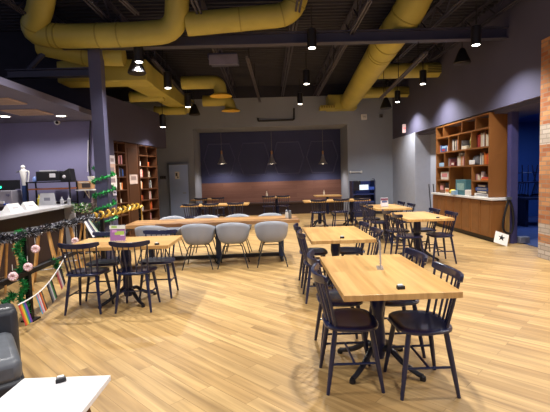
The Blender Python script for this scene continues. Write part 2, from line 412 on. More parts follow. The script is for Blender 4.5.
# ------------------------------------------------------------ yellow ducts
def duct(path, r, name, lab, seams=(), n=24, extra=None, r1=None):
    t = thing('ceiling_'+name, lab, 'duct'); P = path
    k = len(P); rr = [r+(((r1 or r)-r)*i/(k-1)) for i in range(k)]
    MB().tube(P, rr, n).build('duct_run', YEL, t, smooth=60)
    for i in seams:
        i = i % k; d = (P[min(i+1, k-1)]-P[max(i-1, 0)]).normalized()
        MB().tube([P[i]-d*.012, P[i]+d*.012], rr[i]+.008, n).build('seam_band', mat('#8f8638', .5, var=.1, scale=2), t)
    return t
DY = 7.55
A = [atY(44, -28, 7.1), atY(42, 6, 7.25), atY(30, 34, DY+.05), atY(64, 36.5, DY), atY(104, 35.5, DY), atY(135, 34.5, DY), atY(176, 31, DY-.02), atY(178, -20, DY-.25)]
P = fillet(A, .3, 6)
duct(P, .205, 'duct', 'fat yellow air duct with two upward elbows at the upper left', (9, 16, 17, 24, 29))
B = [atY(187, 24.5, DY), atY(240, 19.5, DY), atY(292, 14.5, DY), atY(303, -25, DY-.2)]
duct(fillet(B, .26, 6), .2, 'duct', 'yellow air duct running right to a single upward elbow, top centre', (4, 9, 13))
Rr = [atY(426, -24, 7.6), atY(408, 14, 7.9), atY(386, 44, 8.7), atY(349.5, 101, 14.3)]
P = fillet(Rr, .5, 7)
duct(P, .3, 'duct', 'biggest yellow air duct sloping down toward the back wall', (5, 9, 12, 15, 16), 28)
# outlet box at its far end
t = thing('duct_outlet', 'yellow boxy outlet at the far foot of the biggest duct', 'duct')
c = atY(344, 100, 14.6); MB().box(c+Vector((-.1, 0, -.1)), (1.0, .5, .5)).build('plenum', YEL, t, bev=.02)
c2 = atY(327, 107, 14.3); MB().box(c2+Vector((.0, 0, -.03)), (.5, .5, .12)).build('plenum', YEL, t, bev=.01)
m = MB()
for i in range(6): m.box(c2+Vector((-.2+i*.08, -.255, -.03)), (.05, .01, .07))
m.build('grille', mat('#7d6a1c'), t)
def branch(y0, xa, xb, ya, yb, r, lab, gx):
    p, q = atY(xa, ya, y0), atY(xb, yb, y0); q.z = p.z
    t = thing('branch_duct', lab, 'duct', group='short yellow branch ducts')
    MB().tube([p, q], r, 20).build('duct_run', YEL, t, smooth=60)
    d = (q-p).normalized(); MB().tube([q-d*.03, q+d*.005], r+.012, 20).build('end_cap', mat('#8f8638', .5, var=.1, scale=2), t)
    g = atY(gx, (ya+yb)/2, y0); g.z = p.z
    f = MB().box(g+Vector((0, -r*.92, -.02)), (.5, .08, .22)).build('vent', YEL, t, bev=.006)
    m = MB()
    for i in range(5): m.box(g+Vector((0, -r*.92-.042, -.09+.04*i)), (.42, .006, .018))
    m.build('louvre', mat('#2b2410'), f)
branch(11.0, 376, 464, 71.5, 69.5, .19, 'upper right yellow branch duct with a square vent', 433)
branch(13.4, 358, 428, 93, 91.5, .17, 'lower right yellow branch duct with a square vent', 404)
# trunk on the left: box duct across, then toward the back wall
t = BOXD = thing('ceiling_box_duct', 'square yellow trunk duct behind the left spotlights', 'duct')
p, q = atY(58, 72, 8.5), atY(146, 71, 8.5)
MB().bb((p.x, 8.45, p.z-.22), (q.x+.02, 8.98, p.z+.2)).build('cross_trunk', YEL, t, bev=.02)
qq = atY(194, 107, 14.2)
m = MB(); m.add([(q.x-.55, 8.98, p.z-.22), (q.x, 8.98, p.z-.22), (q.x, 8.98, p.z+.2), (q.x-.55, 8.98, p.z+.2), (qq.x-.45, 14.2, qq.z-.2), (qq.x, 14.2, qq.z-.2), (qq.x, 14.2, qq.z+.2), (qq.x-.45, 14.2, qq.z+.2)],
              [(0, 1, 2, 3), (7, 6, 5, 4), (0, 4, 5, 1), (1, 5, 6, 2), (2, 6, 7, 3), (3, 7, 4, 0)]); m.build('long_trunk', YEL, t, bev=.02)
duct([atY(40, 45, 8.05), atY(85, 55, 8.1), atY(124, 56, 8.15)], .19, 'duct', 'short yellow duct passing behind the column top', (1,))
for i, (y0, a, b, e, lab) in enumerate([(10.6, (182, 83), (219, 82), (221, 97), 'yellow duct elbow with a round ceiling diffuser, the nearer one'), (12.6, (203, 101), (229, 100.5), (231, 111.5), 'yellow duct elbow with a round ceiling diffuser, the farther one')]):
    t = thing('ceiling_diffuser', lab, 'duct', group='yellow duct elbows with round diffusers')
    P = fillet([atY(*a, y0), atY(*b, y0), atY(*e, y0)+Vector((0, 0, .06))], .22, 7)
    MB().tube(P, .16, 18).build('elbow', YEL, t, smooth=60)
    k = P[-1]; m = MB(); m.lathe([(.15, .03), (.2, .01), (.27, -.03), (.28, -.045), (.25, -.045), (.2, -.03), (.1, -.03)], k, 24); m.build('diffuser', mat('#d8b13a', .45), t)
for i, (y0, a, b) in enumerate([(10.6, (131, 97), (164, 95.5)), (12.6, (155, 111), (186, 110.5))]):
    p, q = atY(*a, y0), atY(*b, y0); q.z = p.z
    f = MB().tube([p, q], .13, 18).build('stub_run', YEL, BOXD, smooth=60)
    MB().tube([p-Vector((.01, 0, 0)), p+Vector((.03, 0, 0))], .142, 18).build('end_cap', mat('#8f8638', .5, var=.1, scale=2), f)
# pale ceiling panel
t = thing('ceiling_panel', 'flat blue and grey panel hanging under the roof left of centre', 'panel')
p = atY(224, 60, 9.0); MB().box(p, (.6, .7, .1)).build('panel', mat('#3a3f5e', .5), t, bev=.01)
MB().box(p+Vector((.02, -.36, -.09)), (.58, .02, .2)).build('front_plate', mat('#7a7480', .5), t)

# ------------------------------------------------------------ lights
def spot(p, e, ang=128, blend=.8, col=(1, .96, .91), r=.06, aim=None):
    l = bpy.data.lights.new('spot', 'SPOT'); l.energy = e; l.spot_size = math.radians(ang); l.spot_blend = blend; l.color = col; l.shadow_soft_size = r
    o = bpy.data.objects.new('spot_light', l); C.objects.link(o); o.location = p
    if aim is not None: o.rotation_euler = (Vector(aim)-Vector(p)).to_track_quat('-Z', 'Y').to_euler()
    return o
proto = thing('pendant_spotlight', 'x', 'light', group='black cylinder spotlights')
MB().lathe([(.0, .34), (.05, .34), (.085, .32), (.085, .0), (.07, .0)], n=20).build('housing', mat('#17151a', .4), proto)
MB().lathe([(0, -.012), (.055, -.008), (.07, .004)], n=20).build('lens', LENS, proto)
MB().tube([(0, 0, .33), (0, 0, .75)], .01, 6).build('stem', BLACK, proto)
GX = (-2.35, .95, 3.9); GY = (7.8, 10.2, 12.7)
SPOTS = [((139, 62), 7.7, 'left row, nearest, beside the column top'), ((168, 88), 9.1, 'left row, second from the column'), ((188, 107), 10.8, 'left row, farthest'),
         ((312, 48), 7.6, 'middle row, nearest, in front of the roof beam'), ((306.5, 84), 10.2, 'middle row, second behind the roof beam'), ((300, 104), 12.7, 'middle row, farthest'),
         ((476, 45), 7.4, 'right row, nearest, below the roof beam'), ((423, 84), 10.4, 'right row, beside the upper branch duct'), ((397.5, 102), 12.6, 'right row, farthest'),
         ((163, 127), 11.5, 'lowest one, by the end of the left bookcase wall')]
EN = 430
for i, (p, Y, lab) in enumerate(SPOTS):
    o = proto if i == 0 else copy_tree(proto)
    o.location = atY(*p, Y); o['label'] = 'lit black cylinder spotlight, '+lab
    k = o.location
    spot((k.x, k.y, k.z-.03), EN*(.5 if i == 9 else 1), r=.05)
for x in GX:
    for y, e in ((5.4, .95), (3.0, .8), (.6, .45)):
        spot((x, y, 3.7), EN*e, r=.05)
for p_ in ((5, 116), (61, 115.5)):
    k = atZ(*p_, 2.8); spot((k.x, k.y, 2.74), 75, 150, .8)
spot((-4.9, 5.2, 2.74), 110, 150, .8)
# speakers
sp = thing('pendant_speaker', 'x', 'speaker', group='black pendant speakers')
MB().lathe([(0, .3), (.05, .29), (.09, .2), (.16, .03), (.17, 0), (.15, -.02), (0, -.03)], n=20).build('cabinet', mat('#0e0d11', .5), sp)
MB().tube([(0, 0, .29), (0, 0, .9)], .008, 6).build('cable', BLACK, sp)
for i, (p, Y, lab) in enumerate([((137, 73), 7.9, 'beside the column top'), ((462, 63), 8.6, 'by the right wall below the roof beam'), ((386, 108), 12.0, 'near the foot of the biggest duct'), ((194.5, 114.5), 12.2, 'above the steel door')]):
    o = sp if i == 0 else copy_tree(sp); o.location = atY(*p, Y); o['label'] = 'black cone pendant speaker '+lab
# niche pendants
pn = thing('pendant_lamp', 'x', 'lamp', group='pendant lamps in the niche')
MB().lathe([(.0, .5), (.025, .5), (.035, .48), (.035, .36), (.0, .36)], n=16).build('wood_cap', mat('#b88a5c', .5), pn)
MB().lathe([(.035, .37), (.05, .3), (.07, .2), (.12, .08), (.165, .02), (.17, 0), (.16, .005), (.11, .08), (.06, .2), (.04, .3)], n=24).build('shade', mat('#8a888e', .4), pn)
MB().lathe([(0, .0), (.15, .01)], n=20).build('diffuser', mat('#fff0d8', .5, emit=9, var=0), pn)
MB().tube([(0, 0, .5), (0, 0, 1.31)], .005, 6).build('cord', mat('#8c8a8a'), pn)
for i, (px, lab) in enumerate([(222, 'left one over the bench'), (272, 'middle one over the bench'), (323, 'right one over the bench')]):
    o = pn if i == 0 else copy_tree(pn); k = atY(px, 164, 15.7); o.location = k; o['label'] = 'small grey pendant lamp with a wooden cap in the niche, '+lab
    spot((k.x, k.y, k.z-.02), 70, 150, .6, (1, .88, .8), .04)
# recessed lights in the bar ceiling, and its grilles
for p, lab in (((5, 116), 'left one'), ((61, 115.5), 'right one, near the camera dome')):
    k = atZ(*p, 2.8); t = thing('ceiling_downlight', 'round recessed light in the bar ceiling, '+lab, 'light', (k.x, k.y, 2.79), group='recessed bar lights')
    MB().lathe([(.1, .008), (.11, 0), (.085, -.004), (.08, .006)], n=24).build('trim_ring', WHITE, t)
    MB().lathe([(0, -.0), (.082, .002)], n=24).build('lens', LENS, t)
for p, w, lab in (((28, 112), .62, 'larger one between the two lights'), ((2, 101), .5, 'at the left edge of the view')):
    k = atZ(*p, 2.8); t = thing('ceiling_vent', 'pale square grille in the bar ceiling, '+lab, 'vent', (k.x, k.y, 2.79), group='bar ceiling grilles')
    MB().box((0, 0, 0), (w, w, .016)).build('frame', mat('#b59a86', .6), t)
    m = MB(); [m.box((0, -w/2+.06+i*(w-.12)/7, -.009), (w-.08, .02, .006)) for i in range(8)]; m.build('louvres', mat('#8d7a6c'), t)
# security camera, wall boxes, exit sign
k = atY(56.5, 120.5, 9.0); t = thing('security_camera', 'white security camera on the bar wall under the ceiling', 'camera', k)
MB().box((0, .04, .03), (.1, .1, .06)).build('mount', WHITE, t, bev=.01)
MB().sphere((.02, -.02, -.04), .06, 14).build('dome', WHITE, t)
MB().sphere((.035, -.06, -.05), .032, 12).build('lens', BLACK, t)
for p, s, lab, mm in (((364, 117), .2, 'white square emergency light box high on the back wall', WHITE), ((381, 116), .12, 'small dark dome camera high on the back wall', mat('#55555c'))):
    k = atY(*p, BY-.05); t = thing('wall_device', lab, 'device', k)
    MB().box((0, 0, 0), (s, .09, s)).build('housing', mm, t, bev=.015)
    MB().sphere((0, -.05, -.02), s*.28, 12).build('lens', mat('#c9c7c2' if s > .15 else '#101013', .3), t)
k = atY(405.5, 128.5, 13.6); t = thing('exit_sign', 'small red and white exit sign on the dark upper right wall', 'sign', k)
MB().box((0, 0, 0), (.2, .05, .28)).build('housing', mat('#f3d6d6', .5, emit=.5, var=0), t, bev=.01)
text('EXIT', .085, mat('#e0242c', .5, emit=1.2, var=0), 'lettering', t, (0, -.028, 0), (PI/2, 0, 0))
MB().box((.1, .03, .0), (.1, .03, .06)).build('bracket', BLACK, t)
k = atY(356, 172, BY-.04); t = thing('wall_rail', 'short white rail fixed to the back wall right of the niche', 'rail', k)
m = MB(); m.tube([(-.22, 0, 0), (.22, 0, 0)], .018, 8); m.build('bar', WHITE, t)
m = MB(); m.box((-.2, .02, 0), (.05, .05, .09)); m.box((.2, .02, 0), (.05, .05, .09)); m.build('brackets', WHITE, t, bev=.005)
k = atY(163, 177.5, BY-.03); t = thing('switch_plate', 'dark row of light switches on the back wall left of the steel door', 'switch', k)
MB().box((0, 0, 0), (.22, .03, .12)).build('plate', mat('#4a4a4e'), t, bev=.005)
for x in (-.07, 0, .07): MB().box((x, -.02, 0), (.03, .015, .06)).build('rocker', mat('#1b1b1e'), t)
# shapely extra lamp in the blue room
l = bpy.data.lights.new('blue', 'AREA'); l.energy = 80; l.size = 2.0; l.color = (.38, .55, 1.0); o = bpy.data.objects.new('blue_room_light', l); C.objects.link(o); o.location = (7.2, 9.8, 2.8)

# ------------------------------------------------------------ tables
def foot_path(a, R):
    pts = [(.04, .15), (.11, .155), (.2, .09), (R-.05, .04), (R, .03)]
    return [Vector((math.cos(a)*r, math.sin(a)*r, z)) for r, z in spline2(pts)]
def spline2(p): return [(v.x, v.y) for v in spline([(a, b, 0) for a, b in p], 5)]
def make_table(w, d, top, thick=.04, R=.36):
    t = thing('cafe_table', 'x', 'table')
    o = MB().box((0, 0, .75-thick/2), (w, d, thick)).build('tabletop', top, t, bev=.003)
    MB().box((0, 0, .70), (.3, .3, .012)).build('mounting_plate', BLACK, t)
    MB().lathe([(.05, .7), (.05, .66), (.06, .61), (.062, .52), (.05, .46), (.04, .42), (.043, .38), (.052, .3), (.056, .22), (.056, .15), (.055, .11), (.045, .07)], n=20).build('pedestal', NAVYP, t, smooth=60)
    for i in range(4):
        a = PI/4+i*PI/2; P = foot_path(a, R)
        n = len(P); f = MB().tube(P, [.026-.009*j/(n-1) for j in range(n)], 8).build('foot', mat('#14151f', .4), t, smooth=60)
        MB().lathe([(.022, 0), (.024, .015), (.02, .03)], (P[-1].x, P[-1].y, 0), 10).build('leveller', BLACK, f)
    return t
def make_holder():
    t = thing('card_stand', 'x', 'card stand')
    MB().prism([(-.026, -.018), (.026, -.018), (.021, .02), (-.021, .02)], 0, .022).build('base', BLACK, t, bev=.004)
    MB().prism([(-.017, -.004), (.017, -.004), (.014, .016), (-.014, .016)], .022, .028).build('card', PAPER, t)
    return t
T0 = make_table(.74, 1.24, OAK); H0 = make_holder()
TABS = {}
def table(key, x, y, rz, lab, hold=None, src=[T0]):
    o = T0 if not TABS else copy_tree(T0)
    o.location = (x, y, 0); o.rotation_euler = (0, 0, rz); o['label'] = lab; TABS[key] = o
    o['group'] = 'light oak cafe tables'
    return o
_h = [0]
def holder(x, y, rz, lab, z=.75):
    o = H0 if _h[0] == 0 else copy_tree(H0); _h[0] += 1
    o.location = (x, y, z); o.rotation_euler = (0, 0, rz); o['label'] = lab; o['group'] = 'little black card stands'
table('near', .815, 3.11, 0, 'light oak cafe table nearest to the viewer, right of centre, with a clear sign stand')
table('mid', .84, 5.25, 0, 'light oak cafe table directly behind the nearest oak table, four chairs around it')
table('r2', 2.55, 7.05, 0.0, 'light oak cafe table at the right in front of the brown wooden counter')
table('r3', 2.6, 9.1, 0.0, 'light oak cafe table with a small printed card, behind the right-hand oak table')
# left table: its long side faces us
T1 = make_table(1.24, .8, OAKX)
T1['label'] = 'light oak cafe table at the left beside the railing, with purple menu card'; T1['group'] = 'light oak cafe tables'
T1.location = (-1.78, 5.07, 0)
def wide(x, y, lab, src=[]):
    o = copy_tree(T1); o.location = (x, y, 0); o['label'] = lab
    return o
T2 = make_table(.93, .76, OAKX, R=.28); T2['group'] = 'far oak tables'
def sq(x, y, lab):
    o = copy_tree(T2); o.location = (x, y, 0); o['label'] = lab
p = atZ(305, 202, .75); q = atZ(373, 201, .75); Yf = 11.95
xa, xb = atY(304.5, 203, 11.6).x, atY(373, 201, 11.6).x
T2.location = (xa+.465, Yf, 0); T2['label'] = 'left half of the far oak tables before the niche right end'
sq(xa+1.4, Yf, 'right half of the pair of far oak tables, beside the dark blue cabinet')
xl = atY(180, 207, 11.4).x
sq(xl+.48, 11.75, 'left half of the pair of far oak tables behind the grey tub chairs'); sq(xl+1.42, 11.75, 'right half of the pair of far oak tables behind the grey tub chairs')
for px, lab in ((209, 'left one'), (277, 'middle one'), (335, 'right one')):
    k = atZ(px, 197.5, .75); sq(k.x, 14.85, 'small oak table against the niche bench, '+lab)
# long communal table
t = thing('communal_table', 'long dark-grained wooden communal table ringed by grey tub chairs', 'table', (-.97, 7.33, 0), math.radians(2.5))
MB().box((0, 0, .72), (2.94, .78, .06)).build('tabletop', ACACIA, t, bev=.004)
m = MB(); m.box((0, 0, .67), (2.6, .1, .04)); m.build('rail', BLACK, t)
for x in (-1.13, .05, 1.17):
    l = MB().box((x, 0, .36), (.09, .12, .6)).build('leg', mat('#223559', .45), t, bev=.008)
    MB().box((x, 0, .03), (.05, .5, .06)).build('foot', mat('#15161c', .5), l, bev=.008)
MB().box((0, 0, .09), (2.4, .06, .06)).build('stretcher', mat('#15161c', .5), t)

# ------------------------------------------------------------ chairs
def arcpts(w, n, sag): return [(-w/2+w*i/(n-1), sag*(1-((2*i/(n-1))-1)**2)) for i in range(n)]
def make_chair():
    t = thing('spindle_chair', 'x', 'chair')
    # seat: rounded shield, front at +y
    pts = []
    for i in range(32):
        a = 2*PI*i/32; c, s = math.cos(a), math.sin(a)
        x = .225*math.copysign(abs(c)**.62, c); y = .19*math.copysign(abs(s)**.62, s)
        if s < 0: x *= .94
        pts.append((x, y))
    m = MB(); k = len(pts)
    rings = [(.86, .425), (1, .44), (1, .455), (.94, .465), (.7, .458), (.35, .452)]
    vs = [(x*r, y*r, z) for r, z in rings for x, y in pts]+[(0, 0, .45)]
    fs = [tuple(range(k))[::-1]]+[(i*k+j, i*k+(j+1) % k, (i+1)*k+(j+1) % k, (i+1)*k+j) for i in range(5) for j in range(k)]+[(5*k+j, 5*k+(j+1) % k, 6*k) for j in range(k)]
    m.add(vs, fs); m.build('seat', NAVY, t, smooth=50)
    L = {}
    for sx in (-1, 1):
        for sy in (-1, 1):
            a, b = Vector((sx*.15, sy*.125, .43)), Vector((sx*.2, sy*.19, 0)); L[sx, sy] = (a, b)
            MB().tube([a, a.lerp(b, .3), a.lerp(b, .7), b], [.018, .0185, .016, .012], 10).build('leg', NAVY, t)
    at = lambda s, z: s[0].lerp(s[1], 1-z/.43)
    for sx in (-1, 1): MB().tube([at(L[sx, -1], .2), at(L[sx, 1], .2)], [.009, .009], 8).build('stretcher', NAVY, t)
    MB().tube([(at(L[-1, -1], .2)+at(L[-1, 1], .2))/2, (at(L[1, -1], .2)+at(L[1, 1], .2))/2], .009, 8).build('stretcher', NAVY, t)
    n = 7
    for i in range(n):
        u = 2*i/(n-1)-1
        b = Vector((u*.165, -.165+.045*u*u, .455)); e = Vector((u*.195, -.24+.05*u*u, .775))
        MB().tube([b, b.lerp(e, .5), e], [.009, .0085, .0065] if abs(u) < .95 else [.012, .0115, .009], 8).build('spindle', NAVY, t)
    m = MB(); vs = []; N = 17
    for i in range(N):
        u = 2*i/(N-1)-1; x = u*.228; y = -.247+.06*u*u; lift = .012*abs(u)**3
        z0, z1 = .758+lift+.008*u*u, .82+lift-.006*(1-abs(u))
        if abs(u) > .97: z0 += .01; z1 -= .008
        vs += [(x, y-.012, z0), (x, y+.012, z0), (x, y+.006, z1), (x, y-.02, z1)]
    fs = [(4*i+j, 4*i+(j+1) % 4, 4*i+4+(j+1) % 4, 4*i+4+j) for i in range(N-1) for j in range(4)]+[(3, 2, 1, 0), (4*N-4, 4*N-3, 4*N-2, 4*N-1)]
    m.add(vs, fs); m.build('crest_rail', NAVY, t, bev=.004, smooth=50)
    return t
CH = make_chair(); nch = [0]
def chair(x, y, rz, lab, group='navy spindle-back chairs'):
    """rz: direction the sitter faces, 0 = +Y"""
    o = CH if nch[0] == 0 else copy_tree(CH); nch[0] += 1
    o.location = (x, y, 0); o.rotation_euler = (0, 0, rz); o['label'] = 'navy spindle-back chair, '+lab; o['group'] = group
    return o
R90 = PI/2
# facing +X is rz=-90deg, facing -X is +90deg
def four(key, where, offs):
    c = TABS[key].location
    for (dx, dy, dr), side in zip(offs, ('left front', 'left rear', 'right front', 'right rear')):
        chair(c.x+dx, c.y+dy, (-R90 if dx < 0 else R90)+dr, side+' of the '+where)
four('near', 'nearest oak table', ((-.262, -.2, 0), (-.24, .34, 0), (.212, -.3, 0), (.212, .305, 0)))
four('mid', 'oak table behind the nearest one', ((-.25, -.335, 0), (-.25, .35, 0), (.25, -.335, 0), (.25, .335, 0)))
four('r2', 'oak table by the wooden counter', ((-.25, -.33, 0), (-.24, .33, 0), (.25, -.33, 0), (.24, .33, 0)))
four('r3', 'oak table with the printed card', ((-.25, -.33, .0), (-.25, .33, 0), (.25, -.33, 0), (.25, .33, 0)))
chair(-2.135, 4.785, 0, 'left one on the near side of the left oak table'); chair(-1.57, 4.79, 0, 'right one on the near side of the left oak table')
chair(-2.13, 5.31, PI, 'left one on the far side of the left oak table'); chair(-1.46, 5.31, PI, 'right one on the far side of the left oak table')
for px, lab in ((318.5, 'left'), (341, 'middle'), (361.5, 'right')):
    k = atY(px, 199, 11.3); chair(k.x, 11.46, 0, f'{lab} one before the far right oak tables')
for px, lab in ((191, 'left'), (210.5, 'second from left'), (235.5, 'right')):
    k = atY(px, 204, 11.1); chair(k.x, 11.26, 0, f'{lab} one before the far left oak tables')
for px, lab in ((268.5, 'left'), (283, 'right')):
    k = atY(px, 197, 14.1); chair(k.x, 14.37, 0, f'{lab} one at the middle table by the niche bench')
for px, lab in ((200.5, 'left'), (217.5, 'right')):
    k = atY(px, 198, 14.1); chair(k.x, 14.37, 0, f'{lab} one at the left table by the niche bench')

def make_tub():
    t = thing('tub_chair', 'x', 'chair')
    # shell: back at -y, open front at +y
    n, k = 32, 9; vs = []
    for i in range(k):
        v = i/(k-1)
        for j in range(n):
            a = 2*PI*j/n - PI/2            # a=-90deg is the back
            back = (1-math.sin(a))/2       # 1 at back, 0 at front
            top = .46+.305*back**.6
            r0, r1 = .13, .27
            r = r0+(r1-r0)*(math.sin(v*PI/2)**.62)
            z = .40+(top-.40)*(1-math.cos(v*PI/2))**.9 if v > 0 else .40
            flare = 1+.03*v
            vs.append((r*math.cos(a)*flare, r*math.sin(a)*.96-.0, z))
    vs.append((0, 0, .396))
    fs = [(i*n+j, i*n+(j+1) % n, (i+1)*n+(j+1) % n, (i+1)*n+j) for i in range(k-1) for j in range(n)]+[(j, k*n, (j+1) % n) for j in range(n)]
    MB().add(vs, fs).build('shell', GREYP, t, smooth=80, solid=.014)
    for sx in (-1, 1):
        for sy in (-1, 1):
            MB().tube([(sx*.1, sy*.08, .41), (sx*.15, sy*.13, .36), (sx*.25, sy*.25, 0)], .0095, 8).build('leg', BLACK, t)
    for sy in (-.13, .13): MB().tube([(-.15, sy, .36), (.15, sy, .36)], .008, 6).build('underframe_bar', BLACK, t)
    return t
TC = make_tub(); ntc = [0]
def tub(x, y, rz, lab):
    o = TC if ntc[0] == 0 else copy_tree(TC); ntc[0] += 1
    o.location = (x, y, 0); o.rotation_euler = (0, 0, rz); o['label'] = 'grey tub chair, '+lab; o['group'] = 'grey tub chairs'
for x, y, l in ((-1.95, 6.87, 'near side, far left'), (-1.2, 6.93, 'near side, second from left'), (-.62, 6.93, 'near side, third from left'), (.03, 6.95, 'near side, rightmost')):
    tub(x, y, 0, l+', along the communal table')
for x, y, l in ((-1.9, 7.96, 'leftmost'), (-1.24, 7.96, 'second from left'), (-.62, 7.96, 'third from left'), (.02, 7.96, 'rightmost')):
    tub(x, y, PI, 'far side, '+l+', along the communal table')

# things on the tables
holder(.83, 2.6, .1, 'little black card stand at the near edge of the nearest oak table')
holder(.84, 4.76, 0, 'little black card stand on the oak table behind the nearest one')
holder(2.68, 6.5, 0, 'little black card stand on the oak table by the wooden counter')
holder(-1.3, 4.72, .6, 'little black card stand on the left oak table, right corner')
def make_sign(w, h, rz, x, y, lab, card, lean=.12, art=None, z=.75):
    t = thing('sign_stand', lab, 'sign', (x, y, z), rz)
    R = Matrix.Rotation(-lean, 4, 'X')
    MB().box((0, .0, .003), (w, .05, .006)).build('base', mat('#dfe4ea', .08, alpha=.25), t)
    MB().box((0, 0, h/2+.006), (w, .006, h), M=R).build('clear_panel', mat('#dfe4ea', .08, alpha=.3), t)
    c = MB().box((0, -.004, h/2+.006), (w-.012, .003, h-.015), M=R).build('printed_card', card, t)
    if art:
        for (px, pz, sw, sh, col) in art: MB().box((px*w, -.007, h/2+.006+pz*h), (sw*w, .002, sh*h), M=R).build('print', mat(col, .6), c)
    return t
make_sign(.14, .21, R90-.5+.3, .86, 3.2, 'clear upright sign stand on the nearest oak table, seen edge-on', mat('#8f9098', .4), .02, [(0, .3, .8, .2, '#3c3d4a'), (0, -.1, .8, .4, '#b7b6bb')])
make_sign(.2, .2, -.1, -1.87, 5.08, 'purple and green menu card standing on the left oak table', mat('#9a6aa8', .6), .1, [(0, .36, 1.0, .22, '#dfe3da'), (-.2, .38, .35, .14, '#9fc36a'), (.12, .0, .6, .22, '#a7c85c'), (.05, -.3, .9, .16, '#6d3c80'), (-.2, .12, .3, .16, '#c890cf'), (.3, -.1, .25, .14, '#e9d6ee')])
make_sign(.17, .2, .05, 2.52, 8.95, 'small white card with red and blue print on the oak table farthest right-rear', mat('#d8d4da', .6), .1, [(0, .32, .9, .2, '#6a3350'), (0, .05, .7, .2, '#4e5a8a'), (0, -.25, .8, .1, '#a04848')])
# bottles on the end of the long table
for dx, dy, c, lab in ((.31, 7.25, '#cfcac2', 'small white shaker bottle at the right end of the communal table'), (.36, 7.12, '#6d6a64', 'small grey shaker bottle at the right end of the communal table')):
    t = thing('shaker', lab, 'shaker', (dx, dy, .75)); MB().lathe([(.026, 0), (.028, .01), (.028, .09), (.02, .11)], n=14).build('body', mat(c, .3), t)
    MB().lathe([(.022, .11), (.022, .14), (.01, .15)], n=14).build('cap', STEEL, t)
k = atZ(252, 199, .75)
for px, lab, hh_ in ((277, 'middle', .22), (335, 'right', .2)):
    kk = atY(px, 196, 14.6); t = thing('bottle', f'slim pale bottle on the {lab} small table by the niche bench', 'bottle', (kk.x-.36, 14.8, .75))
    MB().lathe([(.03, 0), (.032, .02), (.032, hh_*.55), (.014, hh_*.75), (.013, hh_)], n=12).build('body', mat('#d9cdbb', .3), t); MB().lathe([(.016, hh_), (.016, hh_+.02)], n=10).build('cap', mat('#33363c'), t)

# ------------------------------------------------------------ right bookcase and counter
YB0, YB1 = 8.45, 11.15; CW = YB1-YB0
bc = thing('bookcase', 'tall brown wooden bookcase of open compartments on the right wall', 'bookcase', (RX, YB1, .92), -R90)
D = .37; top = 2.66-.92; th = .035
def lx(Y): return YB1-Y
m = MB(); m.box((th/2, D/2, top/2), (th, D, top)); m.build('side_panel', CASEW, bc)
MB().box((CW-th/2, D/2, top/2), (th, D, top)).build('side_panel', CASEW, bc)
MB().box((CW/2, D-.01, top/2), (CW-.06, .02, top)).build('back_panel', CASEW, bc)
for z in (2.36, 1.97, 1.59): MB().box((CW/2, D/2-.005, z-.92), (CW-2*th, D-.02, .03)).build('shelf', CASEW, bc)
MB().box((CW/2, D/2, top-.015), (CW-2*th, D-.01, .03)).build('top_panel', CASEW, bc)
ROWS = [(2.36, 2.66, (10.7, 9.67, 9.04)), (1.97, 2.36, (10.37, 9.85, 9.22)), (1.59, 1.97, (10.63, 9.5)), (.92, 1.59, (10.34, 9.19))]
for z0, z1, ds in ROWS:
    for d in ds: MB().box((lx(d), D/2-.005, (z0+z1)/2-.92), (.028, D-.02, z1-z0-.03)).build('divider', CASEW, bc)
for a, b in ((10.34, 11.15), (8.45, 9.19)): MB().box((lx((a+b)/2), D/2-.005, 1.255-.92), (b-a-.05, D-.02, .03)).build('shelf', CASEW, bc)
cu = thing('counter_cabinet', 'brown wooden base cabinet with a white worktop under the right bookcase', 'cabinet', (RX-.02, 11.3, 0), -R90)
CL = 11.3-8.3
MB().box((CL/2, .24, .48), (CL, .46, .76)).build('carcass', CASEW, cu, bev=.004)
MB().box((CL/2, .26, .05), (CL-.04, .4, .1)).build('plinth', mat('#20160f'), cu)
MB().box((CL/2, .22, .89), (CL+.06, .52, .045)).build('worktop', mat('#d9d6d2', .3, var=.03), cu, bev=.004)
nd = 7
for i in range(nd):
    w = CL/nd; d = MB().box((w*(i+.5), -.0, .48), (w-.02, .02, .72)).build('door', CASEW, cu, bev=.003)
    m = MB(); x0 = w*(i+.5)
    m.box((x0, -.013, .48), (w-.14, .008, .58)); m.build('inset_panel', mat('#784c22', .5), d)

PAL = {'red': '#a5322a', 'dark red': '#6d2228', 'orange': '#c96a22', 'yellow': '#cfb02c', 'cream': '#cfc4ae', 'white': '#d5d2cd', 'grey': '#85858b', 'black': '#1c1b20', 'blue': '#2c4f93', 'teal': '#3f6f78', 'green': '#3d6a44', 'pink': '#c78b8e', 'brown': '#70492f', 'navy': '#1e2748', 'light blue': '#8fb0cf'}
ORD = ['first', 'second', 'third', 'fourth', 'fifth', 'sixth', 'seventh', 'eighth', 'ninth', 'tenth', 'eleventh', 'twelfth']
def book_mesh(w, d, h):
    m = MB(); m.slot = 0
    m.box((-w/2+.003, d/2, h/2), (.005, d, h)); m.box((w/2-.003, d/2, h/2), (.005, d, h)); m.box((0, .003, h/2), (w, .006, h))
    m.slot = 1; m.box((0, d/2, h/2), (w-.008, d-.012, h-.012)); return m
def place(M, o, x, y, z, rz=0):
    k = M @ Vector((x, y, z)); o.location = k; o.rotation_euler = (0, 0, M.to_euler().z+rz)
def books(M, x0, z, cols, where, group, d=.2, hmin=.2, hmax=.28, w0=.034, w1=.058, yf=.06, left=True):
    x = x0; n = len(cols)
    for i, c in enumerate(cols):
        w = random.uniform(w0, w1); h = random.uniform(hmin, hmax)
        o = book_mesh(w, d, h).build('book', [mat(PAL[c], .6, var=.1, scale=30), PAPER], smooth=0)
        place(M, o, x+w/2, yf+random.uniform(0, .02), z)
        tag(o, f'{c} book, {ORD[i]} from left, {where}', 'book', group); x += w+.002
    return x
